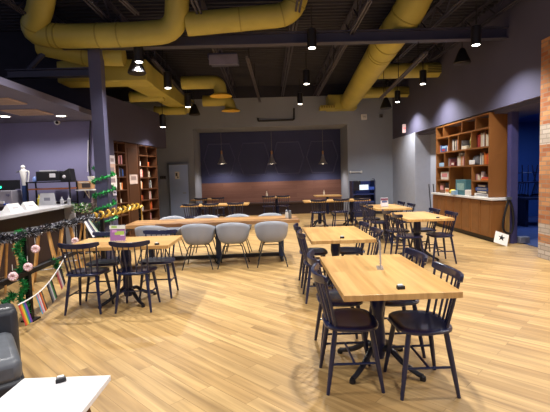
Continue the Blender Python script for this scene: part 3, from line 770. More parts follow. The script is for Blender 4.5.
def carton(M, x, z, s, c, lab, rz=0, yf=.05, group=None, lid=None, name='game_box'):
    t = MB().box((0, s[1]/2, s[2]/2), s).build(name, mat(PAL.get(c, c), .6, var=.12, scale=20), bev=.004)
    place(M, t, x, yf, z, rz); tag(t, lab, 'box', group)
    if lid:
        MB().box((0, -.002, s[2]*.55), (s[0]*.7, .004, s[2]*.45)).build('printed_label', mat(PAL.get(lid, lid), .6, var=.2, scale=30), t)
    return t
MR = Matrix.Translation((RX, YB1, 0)) @ Matrix.Rotation(-R90, 4, 'Z')
G = 'books and games in the right bookcase'
z = 1.985
books(MR, lx(11.08), z, ['red', 'white', 'blue'], 'left end of second row, right bookcase', G, hmin=.16, hmax=.2)
carton(MR, lx(10.78), z, (.26, .2, .1), 'blue', 'flat blue game box, lower of two, second row left, right bookcase', group=G, lid='red')
carton(MR, lx(10.78), z+.1, (.24, .2, .05), 'light blue', 'thin pale blue game box, upper of two, second row left, right bookcase', group=G)
books(MR, lx(10.6), z, ['white', 'dark red', 'black'], 'after stacked games, second row, right bookcase', G, hmin=.12, hmax=.18)
books(MR, lx(10.34), z, ['cream', 'grey', 'white', 'black', 'cream', 'brown', 'grey', 'orange'], 'narrow second compartment, second row, right bookcase', G, hmin=.24, hmax=.3)
carton(MR, lx(9.65), z, (.25, .18, .08), 'cream', 'low cream box in the third compartment of the second row, right bookcase', group=G)
books(MR, lx(9.82)+.0, z+.0, ['grey'], 'third compartment, second row, right bookcase', G, hmin=.2, hmax=.22)
t = thing('figurine', 'small yellow green figurine on the second row of the right bookcase', 'figurine'); place(MR, t, lx(9.36), .1, z)
MB().lathe([(.05, 0), (.055, .03), (.03, .06), (.05, .12), (.055, .18), (.03, .22)], n=14).build('body', mat('#b3a653', .6), t); MB().sphere((0, 0, .24), .04, 12).build('head', mat('#c9bf74', .6), t)
books(MR, lx(9.12), z, ['dark red', 'red', 'brown', 'red', 'cream', 'cream', 'white', 'brown', 'cream'], 'right compartment, second row, right bookcase', G, hmin=.25, hmax=.32)
z = 1.608
carton(MR, lx(10.9), z, (.33, .22, .1), 'light blue', 'pale blue tray box in the leftmost compartment of the third row, right bookcase', group=G)
x = books(MR, lx(10.55), z, ['grey', 'black', 'pink'], 'left cluster, third row middle, right bookcase', G, hmin=.16, hmax=.22)
carton(MR, lx(10.24), z, (.2, .2, .1), 'dark red', 'dark red game box lying in the middle third-row compartment, right bookcase', group=G, lid='white')
books(MR, lx(10.1), z, ['dark red', 'black', 'white', 'white', 'cream', 'white', 'orange', 'cream', 'pink'], 'right cluster, third row middle, right bookcase', G, hmin=.22, hmax=.31)
t = thing('tote_bag', 'slumped grey and white bag in the right compartment of the third row', 'bag'); place(MR, t, lx(9.2), .15, z)
MB().prism([(-.2, -.08), (.14, -.1), (.2, .06), (-.1, .1)], .004, .22, lambda p: Vector((p.x*(1-p.z*1.6)+p.z*.25, p.y*(1-p.z*1.2), p.z))).build('body', mat('#55565c', .8, bump=.3, scale=10), t, bev=.03)
MB().box((-.04, -.115, .06), (.24, .02, .1)).build('front_pocket', mat('#d0d0d2', .7), t, bev=.008)
books(MR, lx(8.97), z, ['white', 'grey', 'cream', 'brown', 'orange', 'orange', 'red', 'orange'], 'right compartment, third row, right bookcase', G, hmin=.2, hmax=.3)
z = 1.272
carton(MR, lx(10.72), z, (.46, .24, .2), 'white', 'big white game box on the upper left shelf of the fourth row, right bookcase', group=G, lid='#b9787c')
books(MR, lx(9.15), 1.272, ['brown', 'pink', 'cream'], 'upper shelf, fourth row right, right bookcase', G, hmin=.1, hmax=.16)
t = thing('tin', 'tall white tin on the upper right shelf of the fourth row, right bookcase', 'tin'); place(MR, t, lx(8.9), .12, z); MB().lathe([(.045, 0), (.045, .17), (.02, .19)], n=16).build('body', WHITE, t); MB().lathe([(.047, .17), (.047, .19)], n=16).build('lid', STEEL, t)
for i, c in enumerate(('orange', 'red')): carton(MR, lx(8.66), z+i*.035, (.32-.06*i, .2, .034), c, f'{c} flat book {"lower" if i == 0 else "upper"} of two beside the tall white tin', group=G, yf=.02, name='book')
z = .915
carton(MR, lx(10.88), z, (.26, .24, .26), 'brown', 'brown upright box at the lower left of the fourth row, right bookcase', group=G, lid='pink')
carton(MR, lx(10.56), z, (.26, .24, .14), 'cream', 'cream box low in the left of the fourth row, right bookcase', group=G, lid='orange')
carton(MR, lx(10.56), z+.14, (.2, .2, .13), 'black', 'black box on top of the cream box, right bookcase', group=G)
carton(MR, lx(9.72), z, (.5, .3, .36), 'teal', 'big teal box in the open middle of the right bookcase', group=G, lid='#86a6a2', yf=.0)
t = thing('snack_bag', 'bright yellow crumpled bag on the worktop left of the teal box', 'bag'); place(MR, t, lx(10.15), .02, z); MB().sphere((0, 0, .06), .08, 12, (2.0, .9, .75)).build('pouch', mat('#d6c61f', .4, bump=.3), t); MB().box((.16, 0, .08), (.02, .1, .04)).build('seal', mat('#b9ab22'), t)
carton(MR, lx(9.345), z, (.22, .16, .13), 'white', 'white box on the worktop right of the teal box', group=G, yf=-.02)
carton(MR, lx(9.92), z, (.16, .1, .1), 'light blue', 'small pale box on the worktop before the yellow bag', group=G, yf=-.1)
t = put(MB().box((0, 0, .12), (.2, .02, .24)), 'picture_card', mat('#40352f', .5), 'dark picture card propped in the open middle of the right bookcase', 'picture'); place(MR, t, lx(9.36), .33, 1.2); 
t.location.z = .915+.28
for i, (c, s) in enumerate((('white', (.6, .24, .07)), ('black', (.56, .24, .06)), ('blue', (.52, .22, .07)), ('navy', (.44, .22, .06)))):
    carton(MR, lx(8.83), z+sum((.07, .06, .07, .06)[:i]), s, c, f'{c} game box, {["lowest", "second from bottom", "third from bottom", "topmost"][i]} of the stack, lower right of right bookcase', group=G, lid='cream' if i % 2 else 'grey', rz=.04*(-1)**i)

# bag and boards leaning at the counter end
t = thing('strap_bag', 'black strap loop hanging at the counter end, reaching to the floor', 'strap', (4.74, 8.07, 0))
m = MB(); P = spline([(-.0, 0, .9), (-.08, 0, .6), (-.11, 0, .35), (-.05, 0, .24), (.06, 0, .24), (.1, 0, .45), (.07, 0, .75), (0, 0, .9)], 6); m.tube(P, .022, 8); m.build('strap', BLACK, t)
MB().box((0, 0, .92), (.1, .06, .05)).build('hook', STEEL, t)
t = put(MB().box((0, 0, .48), (.08, .03, .78)).box((0, 0, .9), (.05, .03, .1)), 'wooden_paddle', mat('#8a6a3c', .6), 'tan wooden paddle board standing upright at the counter end', 'board', (4.83, 8.25, -.09), bev=.005)
t.location = (4.75, 8.125, -.085)
k = atY(500.5, 232, 8.05); t = thing('poster_sheet', 'white paper sheet with a black star leaning at the counter end', 'paper', (k.x-.05, 7.93, .0))
R = Matrix.Rotation(-.4, 4, 'X') @ Matrix.Rotation(.38, 4, 'Y')
MB().box((0, .0, .145), (.26, .004, .24), M=R).build('sheet', PAPER, t)
m = MB(); pts = []
for i in range(10):
    a = PI/2+i*PI/5; r = .07 if i % 2 == 0 else .028; pts.append((r*math.cos(a), r*math.sin(a)))
c = R @ Vector((0, -.004, .0)); m.prism(pts, -.001, .001, lambda p: Vector((0, 0, .14))+(R.to_3x3() @ Vector((p.x, -.005+p.z, p.y+.02)))); m.build('star_print', mat('#111114'), t, smooth=0)
k = atZ(511, 240.5, 0); t = put(MB().box((0, 0, .07), (.2, .14, .13)), 'doorstop_box', mat('#6a6d7c', .3), 'small grey box on the floor beside the opening to the blue room', 'box', (k.x+.02, 8.12, .005), bev=.01)
# brooms leaning in the recess
for i, (px, lab) in enumerate(((425, 'left one'), (429, 'right one'))):
    k = atY(px, 212, 11.9); t = thing('broom', f'dark long-handled broom leaning in the corner past the counter, {lab}', 'broom', (4.74+.13*i, 11.9, 0))
    MB().tube([(0, 0, .02), (.01, .25, 1.08)], .016, 8).build('handle', mat('#231f20', .5), t)
    MB().box((0, .0, .06), (.1, .07, .12)).build('head', mat('#3a3632', .8), t)
    MB().tube([(.01, .25, 1.07), (.01, .256, 1.12)], .022, 8).build('grip', mat('#6a6a70'), t)
# stacked chairs on a table in the blue room
t = thing('stored_table', 'dark table in the blue-lit room beyond the opening', 'table', (7.15, 10.6, 0))
MB().box((0, 0, .73), (1.5, .8, .05)).build('tabletop', mat('#0d1433'), t); 
for x in (-.6, .6): MB().box((x, 0, .36), (.08, .5, .7)).build('leg', mat('#0d1433'), t)
for i, x in enumerate((6.65, 7.15, 7.65)):
    o = copy_tree(CH); nch[0] += 1; o.location = (x, 10.6, .755+.83); o.rotation_euler = (PI, 0, .3*i)
    o['label'] = f'dark chair upside down on the table in the blue-lit room, {["left", "middle", "right"][i]} one'; o['group'] = 'upturned chairs in the blue room'

# dark blue cabinet / trolley at the back wall
k0, k1 = atY(352, 184, 14.1), atY(375, 184, 14.1)
t = thing('service_station', 'dark blue service station with a screen against the back wall', 'cabinet', ((k0.x+k1.x)/2, 14.2, 0)); w = k1.x-k0.x
MB().box((0, .1, .25), (w, .5, .5)).build('base', mat('#141d3f', .4), t, bev=.01)
MB().box((-w/2+.02, .1, .62), (.04, .5, 1.24)).build('side_panel', mat('#141d3f', .4), t); MB().box((w/2-.02, .1, .62), (.04, .5, 1.24)).build('side_panel', mat('#141d3f', .4), t)
MB().box((0, .33, .85), (w-.04, .03, .74)).build('back_panel', mat('#1b2a62', .4), t)
for z in (.52, .78): MB().box((0, .08, z), (w-.08, .44, .03)).build('shelf', mat('#23356f', .4), t)
MB().box((.14, .0, .98), (.5, .3, .1)).build('tray', mat('#2a49a0', .4), t)
MB().box((-w/2+.16, .0, 1.08), (.26, .3, .34)).build('coffee_urn', mat('#10131f', .3), t, bev=.02)
MB().box((.0, -.16, 1.02), (.3, .02, .17)).build('screen', mat('#cfe0ef', .4, emit=.6, var=0), t)
MB().tube(fillet([(w/2-.02, -.1, .9), (w/2-.02, -.1, 1.3), (w/2-.1, -.1, 1.3)], .06), .018, 8).build('handle', mat('#141d3f'), t)

# ------------------------------------------------------------ left bookcases
ML = Matrix.Translation(LA) @ Matrix.Rotation(LANG, 4, 'Z')
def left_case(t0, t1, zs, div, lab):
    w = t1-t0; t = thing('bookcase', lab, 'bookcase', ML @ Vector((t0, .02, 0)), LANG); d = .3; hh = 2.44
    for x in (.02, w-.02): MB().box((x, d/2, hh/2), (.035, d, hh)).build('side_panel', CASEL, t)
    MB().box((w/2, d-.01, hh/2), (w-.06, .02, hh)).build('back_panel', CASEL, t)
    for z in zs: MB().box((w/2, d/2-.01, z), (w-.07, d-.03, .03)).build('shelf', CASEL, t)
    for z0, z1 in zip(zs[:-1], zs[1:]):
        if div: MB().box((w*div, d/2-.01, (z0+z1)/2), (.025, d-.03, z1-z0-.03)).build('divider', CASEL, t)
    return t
Z1 = [.08, .35, .64, .94, 1.26, 1.58, 1.88, 2.18, 2.42]
Z2 = [.08, .35, .64, .93, 1.24, 1.55, 1.86, 2.16, 2.42]
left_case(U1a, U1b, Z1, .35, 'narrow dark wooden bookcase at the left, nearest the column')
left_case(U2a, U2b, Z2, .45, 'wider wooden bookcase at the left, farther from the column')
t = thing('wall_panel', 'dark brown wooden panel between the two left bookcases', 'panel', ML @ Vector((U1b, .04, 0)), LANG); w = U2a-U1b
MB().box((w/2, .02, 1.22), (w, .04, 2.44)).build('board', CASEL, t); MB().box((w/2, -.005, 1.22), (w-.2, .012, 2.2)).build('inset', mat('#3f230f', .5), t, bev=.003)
o = put(MB().box((0, 0, 0), (w*.62, .005, .24)), 'notice', mat('#b4a29a', .7), 'pale notice sheet on the brown panel between the left bookcases', 'notice', ML @ Vector((U1b+w*.5, .025, 1.52)), LANG)
MB().box((0, -.004, .03), (w*.4, .002, .1)).build('print', mat('#7d6a66'), o)
def onL(t): return t
SHN = ['lowest', 'second lowest', 'third lowest', 'middle', 'fourth highest', 'third highest', 'second highest', 'top']
w1 = U1b-U1a; w2 = U2b-U2a
GL = 'books in the left bookcases'
def L1(row, cols, side, d=.18, **k): books(ML, U1a+(.05 if side == 'left' else w1*.35+.03), Z1[row]+.016, cols, f'{SHN[row]} shelf, {side} half, narrow left bookcase', GL, d=d, yf=.06, w0=.036, w1=.056, **k)
def L2(row, cols, side, d=.18, **k): books(ML, U2a+(.05 if side == 'left' else w2*.45+.03), Z2[row]+.016, cols, f'{SHN[row]} shelf, {side} half, wider left bookcase', GL, d=d, yf=.06, w0=.036, w1=.056, **k)
L1(6, ['pink', 'grey'], 'left', hmin=.2, hmax=.24); L1(6, ['dark red', 'pink', 'dark red', 'black', 'pink'], 'right', hmin=.19, hmax=.23)
L1(5, ['brown'], 'left', hmin=.16, hmax=.2); L1(5, ['cream', 'grey', 'navy', 'black', 'blue'], 'right', hmin=.16, hmax=.22)
L1(4, ['cream', 'white', 'cream'], 'left', hmin=.15, hmax=.2); L1(4, ['cream', 'brown', 'cream', 'orange'], 'right', hmin=.12, hmax=.18)
L1(3, ['black', 'brown'], 'left', hmin=.12, hmax=.16); L1(3, ['pink', 'cream'], 'right', hmin=.08, hmax=.1)
L2(6, ['white', 'cream', 'white'], 'left', hmin=.12, hmax=.18); L2(6, ['orange', 'orange', 'red'], 'right', hmin=.1, hmax=.14)
L2(5, ['cream', 'pink', 'white', 'cream', 'red'], 'left', hmin=.19, hmax=.25); L2(5, ['orange', 'cream', 'brown', 'cream'], 'right', hmin=.17, hmax=.22)
L2(4, ['brown', 'yellow', 'cream', 'orange'], 'left', hmin=.17, hmax=.23); L2(4, ['white', 'black', 'grey', 'black', 'white'], 'right', hmin=.16, hmax=.23)
L2(3, ['red', 'brown', 'orange', 'dark red'], 'left', hmin=.12, hmax=.18); L2(3, ['brown', 'pink', 'white', 'pink', 'cream'], 'right', hmin=.16, hmax=.23)
L2(2, ['white', 'light blue', 'white', 'grey'], 'left', hmin=.12, hmax=.18); L2(2, ['black', 'brown', 'orange', 'red', 'orange'], 'right', hmin=.16, hmax=.23)
L2(1, ['brown', 'cream', 'brown'], 'left', hmin=.14, hmax=.2); L2(1, ['brown', 'dark red', 'pink', 'brown'], 'right', hmin=.14, hmax=.2)
# posted sheets beside the column
for i, (px0, px1, y0, y1, c, lab) in enumerate(((110, 115.5, 155.5, 165.5, '#c9c3c8', 'topmost of the three sheets posted beside the column'), (108, 115.5, 164, 176, '#c4a393', 'middle one of the three sheets posted beside the column, peach coloured'), (109, 116, 175, 187, '#d2ccc9', 'lowest of the three sheets posted beside the column'), (111.5, 115, 190.5, 195.5, '#a9a5b4', 'small square switch plate below the sheets posted beside the column'))):
    ta, tb = onleft(px0), onleft(px1); k = LA+ld*(ta+tb)/2
    z0, z1 = atY(px0, y1, k.y).z, atY(px0, y0, k.y).z
    o = put(MB().box((0, 0, 0), (tb-ta, .004, z1-z0)), 'notice' if i < 3 else 'switch_plate', mat(c, .7), lab, 'notice' if i < 3 else 'switch', k+ln*(.006+.003*i)+Vector((0, 0, (z0+z1)/2)), LANG)
    MB().box((0, -.003, .01), ((tb-ta)*.6, .002, (z1-z0)*.35)).build('print' if i < 3 else 'rocker', mat('#8d7f86' if i < 3 else '#3b3a48'), o)

# ------------------------------------------------------------ the bar
bp0, bp1 = atZ(0, 213, 1.05), atZ(74, 200.5, 1.05)   # back/front rim as seen
q0, q1 = atZ(0, 217, 1.05), atZ(75, 204, 1.05)
fd = Vector((q1.x-q0.x, q1.y-q0.y, 0)).normalized(); BA = math.atan2(fd.y, fd.x)
bar = thing('bar_counter', 'long bar with a pale stone top and white end panel at the left', 'counter', (q1.x, q1.y, 0), BA)
BL = 3.6
MB().box((-BL/2, .33, 1.03), (BL, .66, .05)).build('worktop', COUNTER, bar, bev=.004)
MB().box((-.025, .33, .5), (.05, .66, 1.0)).build('end_panel', COUNTER, bar)
MB().box((-BL/2-.03, .42, .5), (BL-.08, .46, 1.0)).build('front_panel', DARKBAR, bar)
MB().box((-BL/2-.03, .36, .05), (BL-.1, .4, .1)).build('plinth', BLACK, bar)
MBAR = Matrix.Translation((q1.x, q1.y, 0)) @ Matrix.Rotation(BA, 4, 'Z')
def onbar(px, py, z=1.055): return atZ(px, py, z)
# tent cards
for (px, py, lab) in ((11, 212, 'left one'), (27, 209.5, 'right one')):
    k = onbar(px, py); t = thing('tent_card', f'white folded tent card on the bar top, {lab}', 'card', (k.x, k.y+.05, 1.055), BA-.25)
    m = MB(); m.add([(-.14, -.09, 0), (.14, -.09, 0), (.14, .09, 0), (-.14, .09, 0), (-.12, 0, .13), (.12, 0, .13)], [(0, 1, 5, 4), (2, 3, 4, 5), (0, 4, 3), (1, 2, 5)]); m.build('folded_card', WHITE, t, smooth=0)
    MB().box((.0, -.05, .062), (.12, .002, .03), M=Matrix.Rotation(-.6, 4, 'X')).build('print', mat('#b9b4bb'), t)
# back counter under the wall holding the machines
bk = thing('back_counter', 'dark back counter behind the bar carrying the machines', 'counter', (-5.6, 8.8, 0))
MB().box((0, 0, .5), (3.6, .55, 1.0)).build('carcass', mat('#2a1c1c', .6), bk); MB().box((0, 0, 1.02), (3.64, .58, .04)).build('worktop', mat('#3a3338', .4), bk)
BYY = 8.6
def bx(px0, py0, px1, py1, Y=BYY):
    a, b = atY(px0, py1, Y), atY(px1, py0, Y); return (a.x+b.x)/2, (a.z+b.z)/2, b.x-a.x, b.z-a.z
# grey printer with dark monitor on it
x, z, w, h = bx(-6, 190, 17.5, 205); t = thing('printer', 'grey box printer with a small logo mark, left end of back counter', 'printer', (x, BYY, 1.04))
hp = z+h/2-1.04
MB().box((0, 0, hp/2), (w, .4, hp)).build('body', mat('#94909c', .5), t, bev=.015)
text('hp', .075, mat('#2b2f6b', .5), 'logo', t, (.17, -.204, hp-.09), (PI/2, 0, 0))
MB().box((-.02, -.21, .09), (.24, .06, .05)).build('paper_tray', WHITE, t); MB().box((.14, -.215, .05), (.1, .04, .03)).build('blue_tab', mat('#2f55c8'), t)
ztop = 1.04+hp
x, z, w, h = bx(-8, 180, 19.5, 190); t = thing('monitor', 'black monitor with a green light on top of the grey printer', 'monitor', (x, BYY, ztop))
MB().box((0, 0, .02+h/2), (w, .05, h)).build('screen', BLACK, t, bev=.01); MB().box((0, .02, .01), (.25, .18, .02)).build('foot', BLACK, t)
MB().sphere((atY(1.2, 187, BYY).x-x, -.03, h*.35), .022, 10).build('indicator', mat('#20e0a0', .5, emit=6, var=0), t)
# white tap
x, z, w, h = bx(21.5, 167, 29, 188); t = thing('beer_tap', 'tall white tap tower with a side handle on the back counter', 'tap', (x-.03, BYY, 1.04)); hb = z-h/2-1.04; 
MB().lathe([(.05, 0), (.055, .02), (.05, hb), (.045, hb+.05)], n=16).build('base', mat('#1e3566', .4), t)
MB().lathe([(.035, hb+.05), (.05, hb+.2), (.07, hb+.34), (.06, hb+.37), (.03, hb+.38), (.045, hb+.43), (.03, hb+.46), (0, hb+.47)], n=18).build('tower', WHITE, t)
MB().tube(spline([(.05, 0, hb+.34), (.11, 0, hb+.33), (.1, 0, hb+.22), (.08, 0, hb+.12)], 5), .014, 8).build('handle', WHITE, t); MB().tube([(-.05, 0, hb+.35), (-.14, 0, hb+.33)], .014, 8).build('spout', STEEL, t)
# dark shelf rack with boxes
x, z, w, h = bx(29.5, 183, 71.5, 206); t = thing('shelf_rack', 'black wire shelf rack with a wooden middle shelf behind the bar', 'shelf', (x, BYY+.1, 1.04)); hr = .47
for sx in (-1, 1):
    for sy in (-.16, .16): MB().box((sx*(w/2-.015), sy, hr/2), (.025, .025, hr)).build('post', BLACKM, t)
MB().box((0, 0, hr), (w, .36, .025)).build('shelf', BLACKM, t); MB().box((0, 0, hr-.14), (w-.02, .34, .03)).build('wooden_shelf', mat('#8a4a22', .5), t); MB().box((0, 0, .05), (w-.02, .34, .02)).build('shelf', BLACKM, t)
zr = 1.04+hr+.013
x2, _, w2_, _ = bx(37.5, 173, 60.5, 183); t = thing('receipt_printer', 'wide black machine with a pale label on the wire rack', 'machine', (x2, BYY+.1, zr))
MB().box((0, 0, .11), (w2_, .3, .2)).build('body', mat('#08080b', .5), t, bev=.015); MB().box((.1, -.153, .12), (.12, .006, .08)).build('label', mat('#c9c7cc'), t); MB().box((-.05, -.02, .22), (.26, .18, .025)).build('paper_stack', mat('#b9b7bf'), t)
x2, _, w2_, _ = bx(61, 170, 71, 183); t = thing('speaker', 'small black wedge speaker with a round white cone on the wire rack', 'speaker', (x2, BYY+.1, zr))
m = MB(); m.prism([(-w2_/2, 0), (w2_/2, 0), (w2_/2*.7, .26), (-w2_/2, .16)], -.12, .12, lambda p: Vector((p.x, p.z, p.y))); m.build('cabinet', mat('#0a0a0e', .5), t, bev=.01); MB().sphere((-.03, -.12, .09), .035, 12, (1, .3, 1)).build('cone', mat('#d0ced6'), t)
# objects standing on / in the rack and on the bar
x2, z2, w2_, h2 = bx(40, 193.5, 57, 203, 8.25); t = thing('laptop_back', 'white sheet on a stand with a small grey mark, behind the bar top', 'sign', (x2, 8.2, 1.055))
m = MB(); m.prism([(-w2_/2*1.0, 0), (w2_/2, 0), (w2_/2*.82, h2+.06), (-w2_/2*.72, h2+.06)], -.005, .005, lambda p: Vector((p.x, p.z, p.y))); m.build('sheet', mat('#d7d7da', .5), t, smooth=0); MB().box((0, -.008, .12), (.12, .004, .06)).build('mark', mat('#8d8d99'), t)
t.name = 'counter_sign'
for px, c, lab, hgt in ((39.2, '#d9c52a', 'yellow squeeze bottle behind the bar', .22), (62, '#c9c9cf', 'pale sauce bottle on the dark rack', .16), (69, '#a9aab4', 'grey sauce bottle at the right of the dark rack', .18)):
    k = atY(px, 200, 8.25); t = thing('sauce_bottle', lab, 'bottle', (k.x, 8.25, 1.055)); MB().lathe([(.03, 0), (.032, .02), (.032, hgt*.6), (.012, hgt*.75), (.006, hgt)], n=12).build('body', mat(c, .4), t); MB().lathe([(.034, hgt*.58), (.034, hgt*.64)], n=12).build('collar', WHITE, t)
for px, py, lab in ((45.5, 205, 'left one'), (49.5, 204.5, 'right one')):
    k = onbar(px, py); t = thing('glass', f'clear drinking glass on the bar top, {lab}', 'glass', (k.x, k.y-.02, 1.055)); MB().lathe([(.028, 0), (.036, .12), (.033, .12), (.026, .006), (0, .006)], n=14).build('tumbler', mat('#cfd3da', .1, alpha=.4), t); 
for px, py, lab, c, s in ((64, 203.5, 'white napkin stack on the bar top near its end', WHITE, (.16, .12, .05)),):
    if py < 200: k = atY(px, py, 8.45); loc = (k.x, 8.42, 1.04)
    else: k = onbar(px, py); loc = (k.x, k.y+.02, 1.055)
    o = put(MB().box((0, 0, s[2]/2), s), 'napkin_stack' if 'napkin' in lab else 'till_box', c, lab, 'napkins' if 'napkin' in lab else 'box', loc, BA, bev=.006)
    MB().box((0, -s[1]/2-.002, s[2]*.6), (s[0]*.6, .004, s[2]*.25)).build('panel', mat('#b6b4bd'), o)
# blue jug and papers
k = atY(33.5, 182, 8.5); t = thing('jug', 'pale blue plastic jug lying on the rack edge beside the tap', 'jug', (k.x-.02, 8.6, zr)); MB().lathe([(.04, 0), (.05, .03), (.045, .08), (.02, .11)], n=14).build('body', mat('#7f97d8', .3), t); MB().tube([(.04, 0, .03), (.08, 0, .05), (.04, 0, .09)], .008, 6).build('handle', mat('#7f97d8', .3), t)
# wall shelf with radio and cup
a, b = atY(79, 189.5, 9.0), atY(96, 188.8, 9.0)
t = thing('wall_shelf', 'small white shelf on the bar wall beside the column', 'shelf', ((a.x+b.x)/2, 8.96, a.z)); w = b.x-a.x
MB().box((0, 0, -.012), (w, .26, .025)).build('board', WHITE, t); m = MB(); m.tube([(-.0, .1, -.02), (.0, .1, -.2)], .012, 6); m.tube([(0, -.1, -.02), (0, .1, -.2)], .01, 6); m.build('bracket', WHITE, t)
t = thing('radio', 'wooden radio on the small white wall shelf', 'radio', ((a.x+b.x)/2, 8.95, a.z+.001)); MB().box((0, 0, .09), (w*.86, .14, .17)).build('cabinet', mat('#b98d62', .5), t, bev=.012); MB().box((.03, -.072, .08), (w*.5, .006, .09)).build('dial', mat('#3d3230'), t); MB().box((-.02, -.074, .145), (w*.6, .006, .02)).build('trim_line', mat('#e3d6c4'), t)
k = atY(91, 178, 8.95); t = thing('cup', 'white cup on top of the wooden radio', 'cup', (k.x, 8.95, a.z+.178)); MB().lathe([(.05, 0), (.07, .1), (.066, .1), (.045, .008), (0, .008)], n=16).build('bowl', WHITE, t); MB().tube(spline([(.06, 0, .08), (.1, 0, .07), (.09, 0, .03), (.055, 0, .03)], 4), .008, 6).build('handle', WHITE, t)
m = MB(); m.tube(spline([atY(90.5, 121, 9.05), atY(89.5, 140, 9.05), atY(88.5, 160, 9.05), atY(90, 178, 9.05), atY(86, 190, 9.05), atY(84, 198, 9.05)], 5), .016, 8); put(m, 'hanging_cable', BLACK, 'black cable running down the bar wall beside the column', 'cable')
m = MB(); m.tube([atY(88.2, 140, 9.0), atY(87.6, 172, 9.0)], .012, 6); put(m, 'wall_mounted_conduit', mat('#b4b2bf'), 'thin pale conduit on the bar wall beside the column', 'pipe')

# bar stools
def make_stool():
    t = thing('bar_stool', 'x', 'stool')
    MB().lathe([(0, .8), (.13, .8), (.17, .81), (.18, .83), (.17, .85), (0, .855)], n=24).build('seat', mat('#17171c', .5), t)
    MB().lathe([(.0, .78), (.1, .78), (.1, .8)], n=16).build('seat_base', BLACK, t)
    for i in range(4):
        a = PI/4+i*PI/2; c, s = math.cos(a), math.sin(a)
        MB().tube([(c*.08, s*.08, .8), (c*.25, s*.25, 0)], [.019, .014], 10).build('leg', STOOLW, t)
    P = [(math.cos(2*PI*i/24)*.2, math.sin(2*PI*i/24)*.2, .24) for i in range(25)]; MB().tube(P, .007, 6).build('footring', mat('#9a9aa0', .3, metal=.6), t)
    return t
ST = make_stool()
for i, (x, y) in enumerate(((-3.52, 4.85), (-3.45, 5.5), (-3.36, 6.15), (-3.3, 6.72), (-3.3, 7.5))):
    o = ST if i == 0 else copy_tree(ST); o.location = (x, y, 0); o.rotation_euler = (0, 0, .2*i)
    o['label'] = f'bar stool with splayed wooden legs, {ORD[i]} from the left along the bar'; o['group'] = 'bar stools'

# ------------------------------------------------------------ railing, tinsel, bunting
ra, rb = Vector((-2.62, 3.5, .95)), Vector((-2.8, 9.0, .95))
def onrail(Y, z=.95): f = (Y-ra.y)/(rb.y-ra.y); return Vector((ra.x+(rb.x-ra.x)*f, Y, z))
rl = thing('railing', 'black metal railing in front of the bar, wrapped in tinsel', 'railing')
MB().tube([ra, rb], .02, 8).build('top_rail', BLACKM, rl); MB().box((ra+rb)/2-Vector((0, 0, .42)), (.045, 5.5, .05), math.atan2(rb.y-ra.y, rb.x-ra.x)-R90).build('lower_rail', BLACKM, rl)
for Y in (4.48, 6.75, 8.98):
    k = onrail(Y); p_ = MB().box((k.x, k.y, .475), (.05, .05, .95)).build('post', BLACKM, rl); MB().box((k.x, k.y, .008), (.14, .14, .016)).build('base_plate', BLACKM, p_)
def tinsel(path, r, mats, name, lab, dens=420, w=.008, thick=.012, seed=1, coil=0):
    rnd = random.Random(seed); m = MB(); P = [Vector(p) for p in path]
    m.tube(P, thick, 6); segs = [(a, b, (b-a).length) for a, b in zip(P[:-1], P[1:])]
    for a, b, l in segs:
        d = (b-a).normalized()
        for _ in range(max(1, int(l*dens))):
            f = rnd.random(); c = a.lerp(b, f)
            v = Vector((rnd.gauss(0, 1), rnd.gauss(0, 1), rnd.gauss(0, 1))); v = (v-d*v.dot(d)*.6).normalized()*r*rnd.uniform(.6, 1.15)
            s = v.orthogonal().normalized()*w
            s.rotate(Matrix.Rotation(rnd.uniform(0, 6.28), 3, v.normalized()))
            m.slot = rnd.randrange(len(mats)); m.add([c-s, c+s, c+v], [(0, 1, 2)])
    o = m.build(name, mats, smooth=0); return tag(o, lab, 'garland')
SILV = mat('#c9ccd8', .3, metal=.3, var=.2); BLKT = mat('#101018', .3, var=.3); GRN = mat('#1f9a48', .45, var=.3, scale=40); GRD = mat('#0f5a2a', .5, var=.3); GLD = mat('#c39a35', .35, metal=.25, var=.3); GLDD = mat('#6b4f17', .4, metal=.3)
P = [onrail(3.5+i*.15, .95+.02*math.sin(i*2.1)) for i in range(22)]
tinsel(P, .062, [BLKT, BLKT, BLKT, SILV], 'tinsel_garland', 'black and silver tinsel garland along the near part of the railing', 1300, .013, .035, 2)
m = MB()
for i in range(16): # silver baubles in the tinsel belong to the garland
    pass
Pc = []
for i in range(150):
    f = i/149; k = onrail(6.4+2.6*f); a = f*2*PI*9; Pc.append(k+Vector((math.cos(a)*.045, 0, math.sin(a)*.045)))
Pc += [onrail(9.0, .95-.05*i)+Vector((.02, -.02, 0)) for i in range(1, 8)]
tinsel(Pc, .05, [GLD, GLD, GLDD], 'tinsel_garland', 'gold tinsel garland twisted round the far part of the railing', 260, .01, .022, 3)
k = onrail(4.48); P = [Vector((k.x-.03+.03*math.sin(i*1.3), k.y-.06, 1.0-.055*i)) for i in range(18)]
tinsel(P, .06, [GRN, GRN, GRD], 'tinsel_garland', 'bright green tinsel garland hanging down the near railing post', 900, .012, .02, 4)
P = spline([(k.x-.05, 4.3, .35), (k.x-.02, 4.0, .28), (k.x-.02, 3.6, .3)], 6)
tinsel(P, .07, [GRN, GRD], 'tinsel_garland', 'green tinsel garland along the foot of the railing beside the armchair', 700, .012, .015, 5)
P = spline([onrail(5.05, .56), onrail(5.15, .45), onrail(5.2, .3)], 4)
tinsel(P, .06, [GRN, GRD], 'tinsel_garland', 'short green tinsel tail hanging from the lower rail behind the bunting', 600, .012, .015, 6)
Pc = []
for i in range(130):
    f = i/129; a = f*2*PI*5.5; Pc.append(Vector((cx+math.cos(a)*.19, CYm+math.sin(a)*.17, .25+1.5*f)))
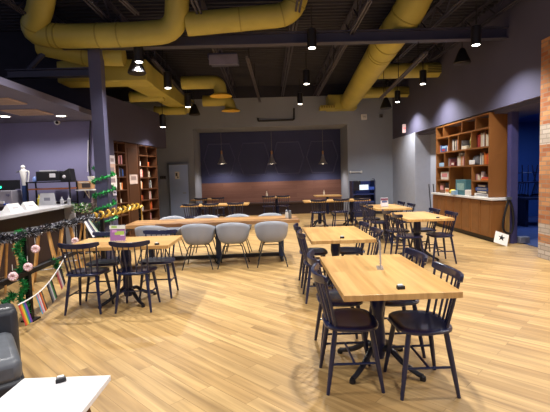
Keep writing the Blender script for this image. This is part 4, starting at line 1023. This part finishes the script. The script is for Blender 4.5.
tinsel(Pc, .06, [GRN, GRN, GRD], 'tinsel_garland', 'green tinsel garland spiralling round the steel column', 260, .014, .014, 8)
# pale pink rosette ornaments
for i, (px, py, Y, lab) in enumerate(((28, 267, 4.25, 'upper one beside the post'), (13, 276.5, 4.1, 'lower one left of the post'), (35.5, 249, 4.6, 'top one under the black tinsel'), (75, 241, 5.6, 'farthest one under the gold tinsel'))):
    k = atX(px, py, -2.58+.0*i); t = thing('ornament', f'pink and white round ornament hanging on the railing, {lab}', 'ornament', k, .3)
    P = [(math.cos(2*PI*j/20)*.026, 0, math.sin(2*PI*j/20)*.026) for j in range(21)]
    MB().tube(P, .021, 10).build('ring', mat('#e3b9bc', .5, var=.1, scale=40), t); 
    m = MB()
    for j in range(8): m.sphere((math.cos(j*.8)*.03, -.016, math.sin(j*.8)*.03), .009, 6)
    m.build('icing', mat('#f2e4e2', .5), t); MB().tube([(0, 0, .06), (0, 0, .12)], .003, 6).build('loop', WHITE, t)
# bunting
s0 = atX(18, 305, -2.5); s1 = onrail(5.28, .55)+Vector((.05, 0, 0))
SP = [s0.lerp(s1, i/20)-Vector((0, 0, .10*math.sin(PI*i/20))) for i in range(21)]
bt = thing('bunting', 'white string of small striped pride flags tied from the railing to the armchair', 'bunting')
MB().tube(SP, .007, 6).build('string', WHITE, bt)
STR = [['#5fb4d8', '#e28aa8', '#e8e4e4', '#c23b3b', '#d98a3a', '#3a3a44'], ['#2c2c34', '#7d7d88', '#d9d9de', '#4f9a58', '#2c2c34'], ['#b8415a', '#d8a0a0', '#e8e4e0', '#3a3040', '#1c1c22'], ['#c83a3a', '#d9822b', '#d9c53a', '#3f9a4f', '#3a58b8', '#7a3fa0']]
for f, st in ((.36, 0), (.58, 1), (.8, 2), (.06, 3)):
    i = f*20; a = SP[int(i)].lerp(SP[min(20, int(i)+1)], i-int(i)); d = (SP[min(20, int(i)+1)]-SP[int(i)]).normalized()
    cols = STR[st]; m = MB(); W, Hh = .15, .23; n = len(cols)
    dn = Vector((.04, .0, -1)).normalized()
    for j, c in enumerate(cols):
        m.slot = j; u0, u1 = -W/2+W*j/n, -W/2+W*(j+1)/n
        top0, top1 = a+d*u0, a+d*u1
        m.add([top0, top1, top1+dn*Hh+Vector((.02, .05, 0)), top0+dn*Hh+Vector((.02, .05, 0))], [(0, 1, 2, 3)])
    m.build('flag', [mat(c, .7, var=.05) for c in cols], bt, smooth=0, solid=.002)
a = onrail(6.0, .95)+Vector((.06, 0, 0)); m = MB()
fc = ['#d9d9de', '#e6e4e4', '#6d6f86', '#2e3048', '#cfc9c0', '#8fb09a']
for j, c in enumerate(fc):
    m.slot = j; u0, u1 = -.15+.3*j/6, -.15+.3*(j+1)/6; dn = Vector((.06, .12, -.26))
    m.add([a+Vector((0, u0*.7, -.02)), a+Vector((0, u1*.7, -.02)), a+Vector((.02, u1, 0))+dn, a+Vector((.02, u0, 0))+dn], [(0, 1, 2, 3)])
o = m.build('flag', [mat(c, .7, var=.05) for c in fc], smooth=0, solid=.002); tag(o, 'grey and white striped flag hanging from the railing above the left oak table', 'flag')
# plants and small table at the end of the bar
t = thing('side_table', 'small wooden-topped side table between the bar end and the column', 'table', (-3.28, 7.3, 0))
k = atZ(89, 221.5, .72); t.location = (k.x, k.y, 0)
MB().box((0, 0, .71), (.5, .36, .03)).build('tabletop', mat('#b07f4a', .5), t)
for sx in (-1, 1):
    for sy in (-1, 1): MB().tube([(sx*.2, sy*.14, .7), (sx*.22, sy*.16, 0)], .015, 8).build('leg', BLACK, t)
MB().box((0, 0, .35), (.44, .3, .02)).build('shelf', BLACK, t)
def bouquet(loc, lab, cols, n, r, hgt, seed, pot):
    rnd = random.Random(seed); t = thing('potted_plant', lab, 'plant', loc)
    MB().lathe([(.05, 0), (.075, .12), (.07, .12), (.05, .02), (0, .02)], n=14).build('pot', pot, t)
    m = MB(); ms = [mat(c, .6, var=.2, scale=30) for c in cols]
    for i in range(n):
        a = rnd.uniform(0, 6.28); e = Vector((math.cos(a)*r*rnd.uniform(.3, 1), math.sin(a)*r*rnd.uniform(.3, 1), .1+hgt*rnd.uniform(.3, 1)))
        s = Vector((-math.sin(a), math.cos(a), .2))*.022; b = e*.8; m.slot = rnd.randrange(len(ms))
        m.add([b, (b+e)/2+s, e+Vector((0, 0, -.02)), (b+e)/2-s], [(0, 1, 2, 3)])
    m.build('foliage', ms, t, smooth=0); return t
k = t.location
bouquet((k.x-.14, k.y+.03, .725), 'leafy green plant with white blooms on the side table at the bar end', ['#2f7a3a', '#7fae5a', '#d9d9d0', '#1f4f2a'], 160, .22, .3, 3, mat('#20202a'))
bouquet((k.x+.15, k.y-.03, .725), 'dried pinkish grass bunch on the side table beside the column', ['#a5958f', '#c9b8ae', '#8f6f6a'], 90, .08, .42, 4, mat('#2b2b33'))
bouquet((-3.0, 7.1, 0), 'dark leafy plant in a black pot on the floor beside the side table', ['#16161c', '#22302a', '#3a3a44', '#1b3a24'], 260, .17, .75, 6, mat('#101014'))

# ------------------------------------------------------------ armchair and coffee table, front left
t = thing('armchair', 'dark grey leather armchair cut off at the left edge', 'armchair', (-2.1, 2.41, 0), math.radians(36))
AC = t
MB().box((0, -.02, .19), (1.0, .7, .3)).build('base', LEATHER, t, bev=.03)
MB().box((-.0, -.05, .39), (.98, .62, .16)).build('seat_cushion', mat('#5a5e64', .38, var=.15, scale=14, bump=.15), t, bev=.05)
MB().box((0, .36, .33), (1.06, .22, .58)).build('backrest', LEATHER, t, bev=.05)
for sx in (-1, 1):
    for sy in (-1, 1): MB().lathe([(.02, 0), (.03, .06)], (sx*.42, .02+sy*.3, 0), 10).build('leg', BLACK, t)
c0, c1, c2 = atZ(21, 379, .45), atZ(109, 375, .45), atZ(82, 412, .45)
wct = c1.x-c0.x
t = thing('coffee_table', 'white coffee table with splayed wooden legs at the front left', 'table', ((c0.x+c1.x)/2+.01, c1.y-.45, 0))
MB().box((0, 0, .435), (wct, .9, .03)).build('tabletop', mat('#e3e1e0', .25, var=.02), t, bev=.004)
for sx in (-1, 1):
    for sy in (-1, 1): MB().tube([(sx*(wct/2-.1), sy*.3, .42), (sx*(wct/2-.03), sy*.38, 0)], [.025, .015], 10).build('leg', mat('#6d4526', .5), t)
k = atZ(61, 381.5, .45); holder(k.x, k.y, .5, 'little black card stand on the white coffee table', .45)

# ------------------------------------------------------------ world and view
wd = bpy.data.worlds.new('world'); S.world = wd; wd.use_nodes = True
wd.node_tree.nodes['Background'].inputs['Color'].default_value = (.78, .76, 1, 1); wd.node_tree.nodes['Background'].inputs['Strength'].default_value = .5
S.view_settings.view_transform = 'Standard'; S.view_settings.look = 'None'; S.view_settings.exposure = 0

import re
for o in bpy.data.objects:
    if o.parent is None and 'label' in o:
        n = len(re.findall(r"[\w'-]+", o['label']))
        if n > 16 or n < 4: print('LABEL', n, o.name, o['label'])
